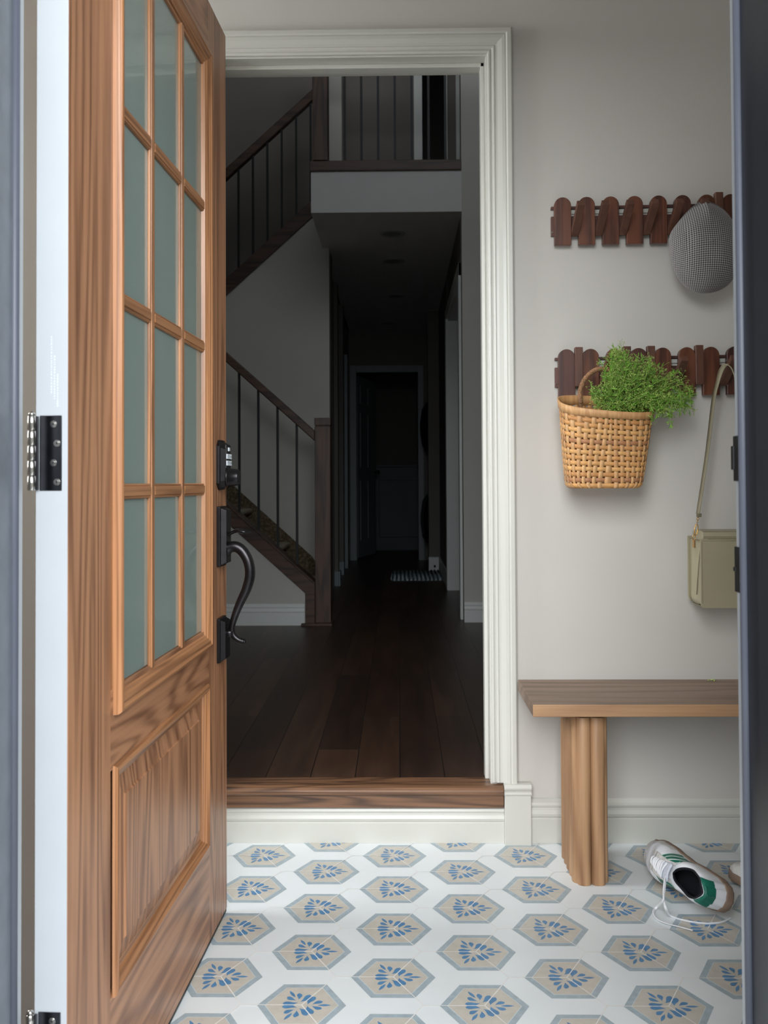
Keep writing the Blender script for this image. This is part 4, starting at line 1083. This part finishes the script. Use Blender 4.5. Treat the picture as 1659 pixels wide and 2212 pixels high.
    for dz, r_ in ((0, .0045), (-.009, .0040), (-.017, .0036)):
        pts = []
        for k in range(9):
            a = lerp(-1.0, 1.0, k/8); pts.append(((.033-.5)*L-.0015+.018*(1-math.cos(a))*1.3-.004, .019*math.sin(a), ht(.05)-.005+dz))
        hp_.tube(pts, r_, 10)
    hp_.build('heel_tab', M['green'], o)
    # tongue
    tg = MB(); rows = []
    for i in range(14):
        u = i/13; s_ = lerp(.70, .37, u); z = ht(max(s_, .47))+.0035+.020*max(0, u-.55)**1.2*2.2; w_ = lerp(.012, .024, u)*(1 if u < .93 else .82)
        rows.append([((s_-.5)*L, cy(s_)+k*w_, z-.006*abs(k)**2) for k in (-1, -.6, -.2, .2, .6, 1)])
    tg.grid(rows, 0); tg.build('tongue', M['inner_white'], o, solid=.0055, sub=1)
    # eyestay flaps and lacing
    es = MB()
    for sg in (-1, 1):
        rows = []
        for i in range(12):
            s_ = lerp(.74, .435, i/11); a0 = lerp(.98, .86, i/11)
            rows.append([P(s_, lerp(a0, a0-.17, j/4), sg, .0022) for j in range(5)])
        es.grid(rows, 0)
    es.build('eyestay', M['suede'], o, solid=.0018)
    lc = MB(); nl = 8
    for k in range(nl):
        s_ = lerp(.745, .465, k/(nl-1)); wd = lerp(.011, .021, k/(nl-1)); z = ht(s_)+.0095
        lc.tube(smooth_path([((s_-.5)*L-.001, cy(s_)-wd, z-.006), ((s_-.505)*L, cy(s_)-wd*.5, z), ((s_-.51)*L, cy(s_)+wd*.5, z), ((s_-.52)*L, cy(s_)+wd, z-.006)], 5), .0032, 8, flat=.35)
        if k < nl-1:
            lc.tube(smooth_path([((s_-.52)*L, cy(s_)+wd, z-.005), ((s_-.535)*L, cy(s_), z+.0015), ((s_-.545)*L, cy(s_)-wd, z-.004)], 5), .0030, 8, flat=.35)
    lc.build('lace', M['lace'], o)
    return o, L
sh, L = sneaker('sneaker', 'white sneaker with green stripes lying tipped over with loose laces', 1)
# pose: toe away from the viewer, tipped on its left side
def pose(o, heel, toe, roll, lift=0):
    d = (Vector(toe)-Vector(heel)).normalized(); z0 = Vector((0, 0, 1)); y = z0.cross(d).normalized(); z = d.cross(y)
    Mx = Matrix((d, y, z)).transposed(); Mx = Mx @ Matrix.Rotation(roll, 3, 'X')
    c = (Vector(heel)+Vector(toe))/2; o.matrix_world = Matrix.Translation(c+Vector((0, 0, lift))) @ Mx.to_4x4()
    return o
def settle(o, z=0.0012):
    bpy.context.view_layer.update(); mn = 1e9
    for ch in o.children:
        if ch.name.startswith('loose'): continue
        mw = o.matrix_world @ ch.matrix_local
        for v in ch.data.vertices: mn = min(mn, (mw @ v.co).z)
    o.location.z += z-mn
pose(sh, (.742, 2.085, 0), (.648, 2.370, 0), R(-69)); settle(sh)
sh2, L = sneaker('sneaker', 'second white sneaker, half hidden behind the right door frame', -1)
pose(sh2, (1.02, 2.13, 0), (.835, 2.30, 0), R(6)); settle(sh2)
# loose lace ends of the first shoe (world coords on the floor)
bpy.context.view_layer.update()
inv = sh.matrix_world.inverted()
def fl(px, py, z=.004):
    # floor point under a pixel
    a = W(px, py, 1.0); d = a-Vector((0, 0, HZ)); t_ = (z-HZ)/d.z; return Vector((0, 0, HZ))+d*t_
def ab(px, py, Y): return W(px, py, Y)
l1 = smooth_path([ab(1441, 1884, 2.19), ab(1436, 1898, 2.165), ab(1433, 1925, 2.14), ab(1432, 1945, 2.12), fl(1418, 1960), fl(1412, 1973), fl(1423, 1987), fl(1445, 1996), fl(1472, 2003), fl(1497, 2010)], 8)
l2 = smooth_path([ab(1437, 1905, 2.16), ab(1434, 1940, 2.13), ab(1438, 1962, 2.105), fl(1450, 1979), fl(1480, 1989), fl(1520, 1995), fl(1550, 1994), fl(1568, 1989), fl(1579, 1983)], 8)
mb = MB()
for l_ in (l1, l2): mb.tube([inv @ p for p in l_], .0034, 8, flat=.4)
mb.build('loose_lace', M['lace'], sh)
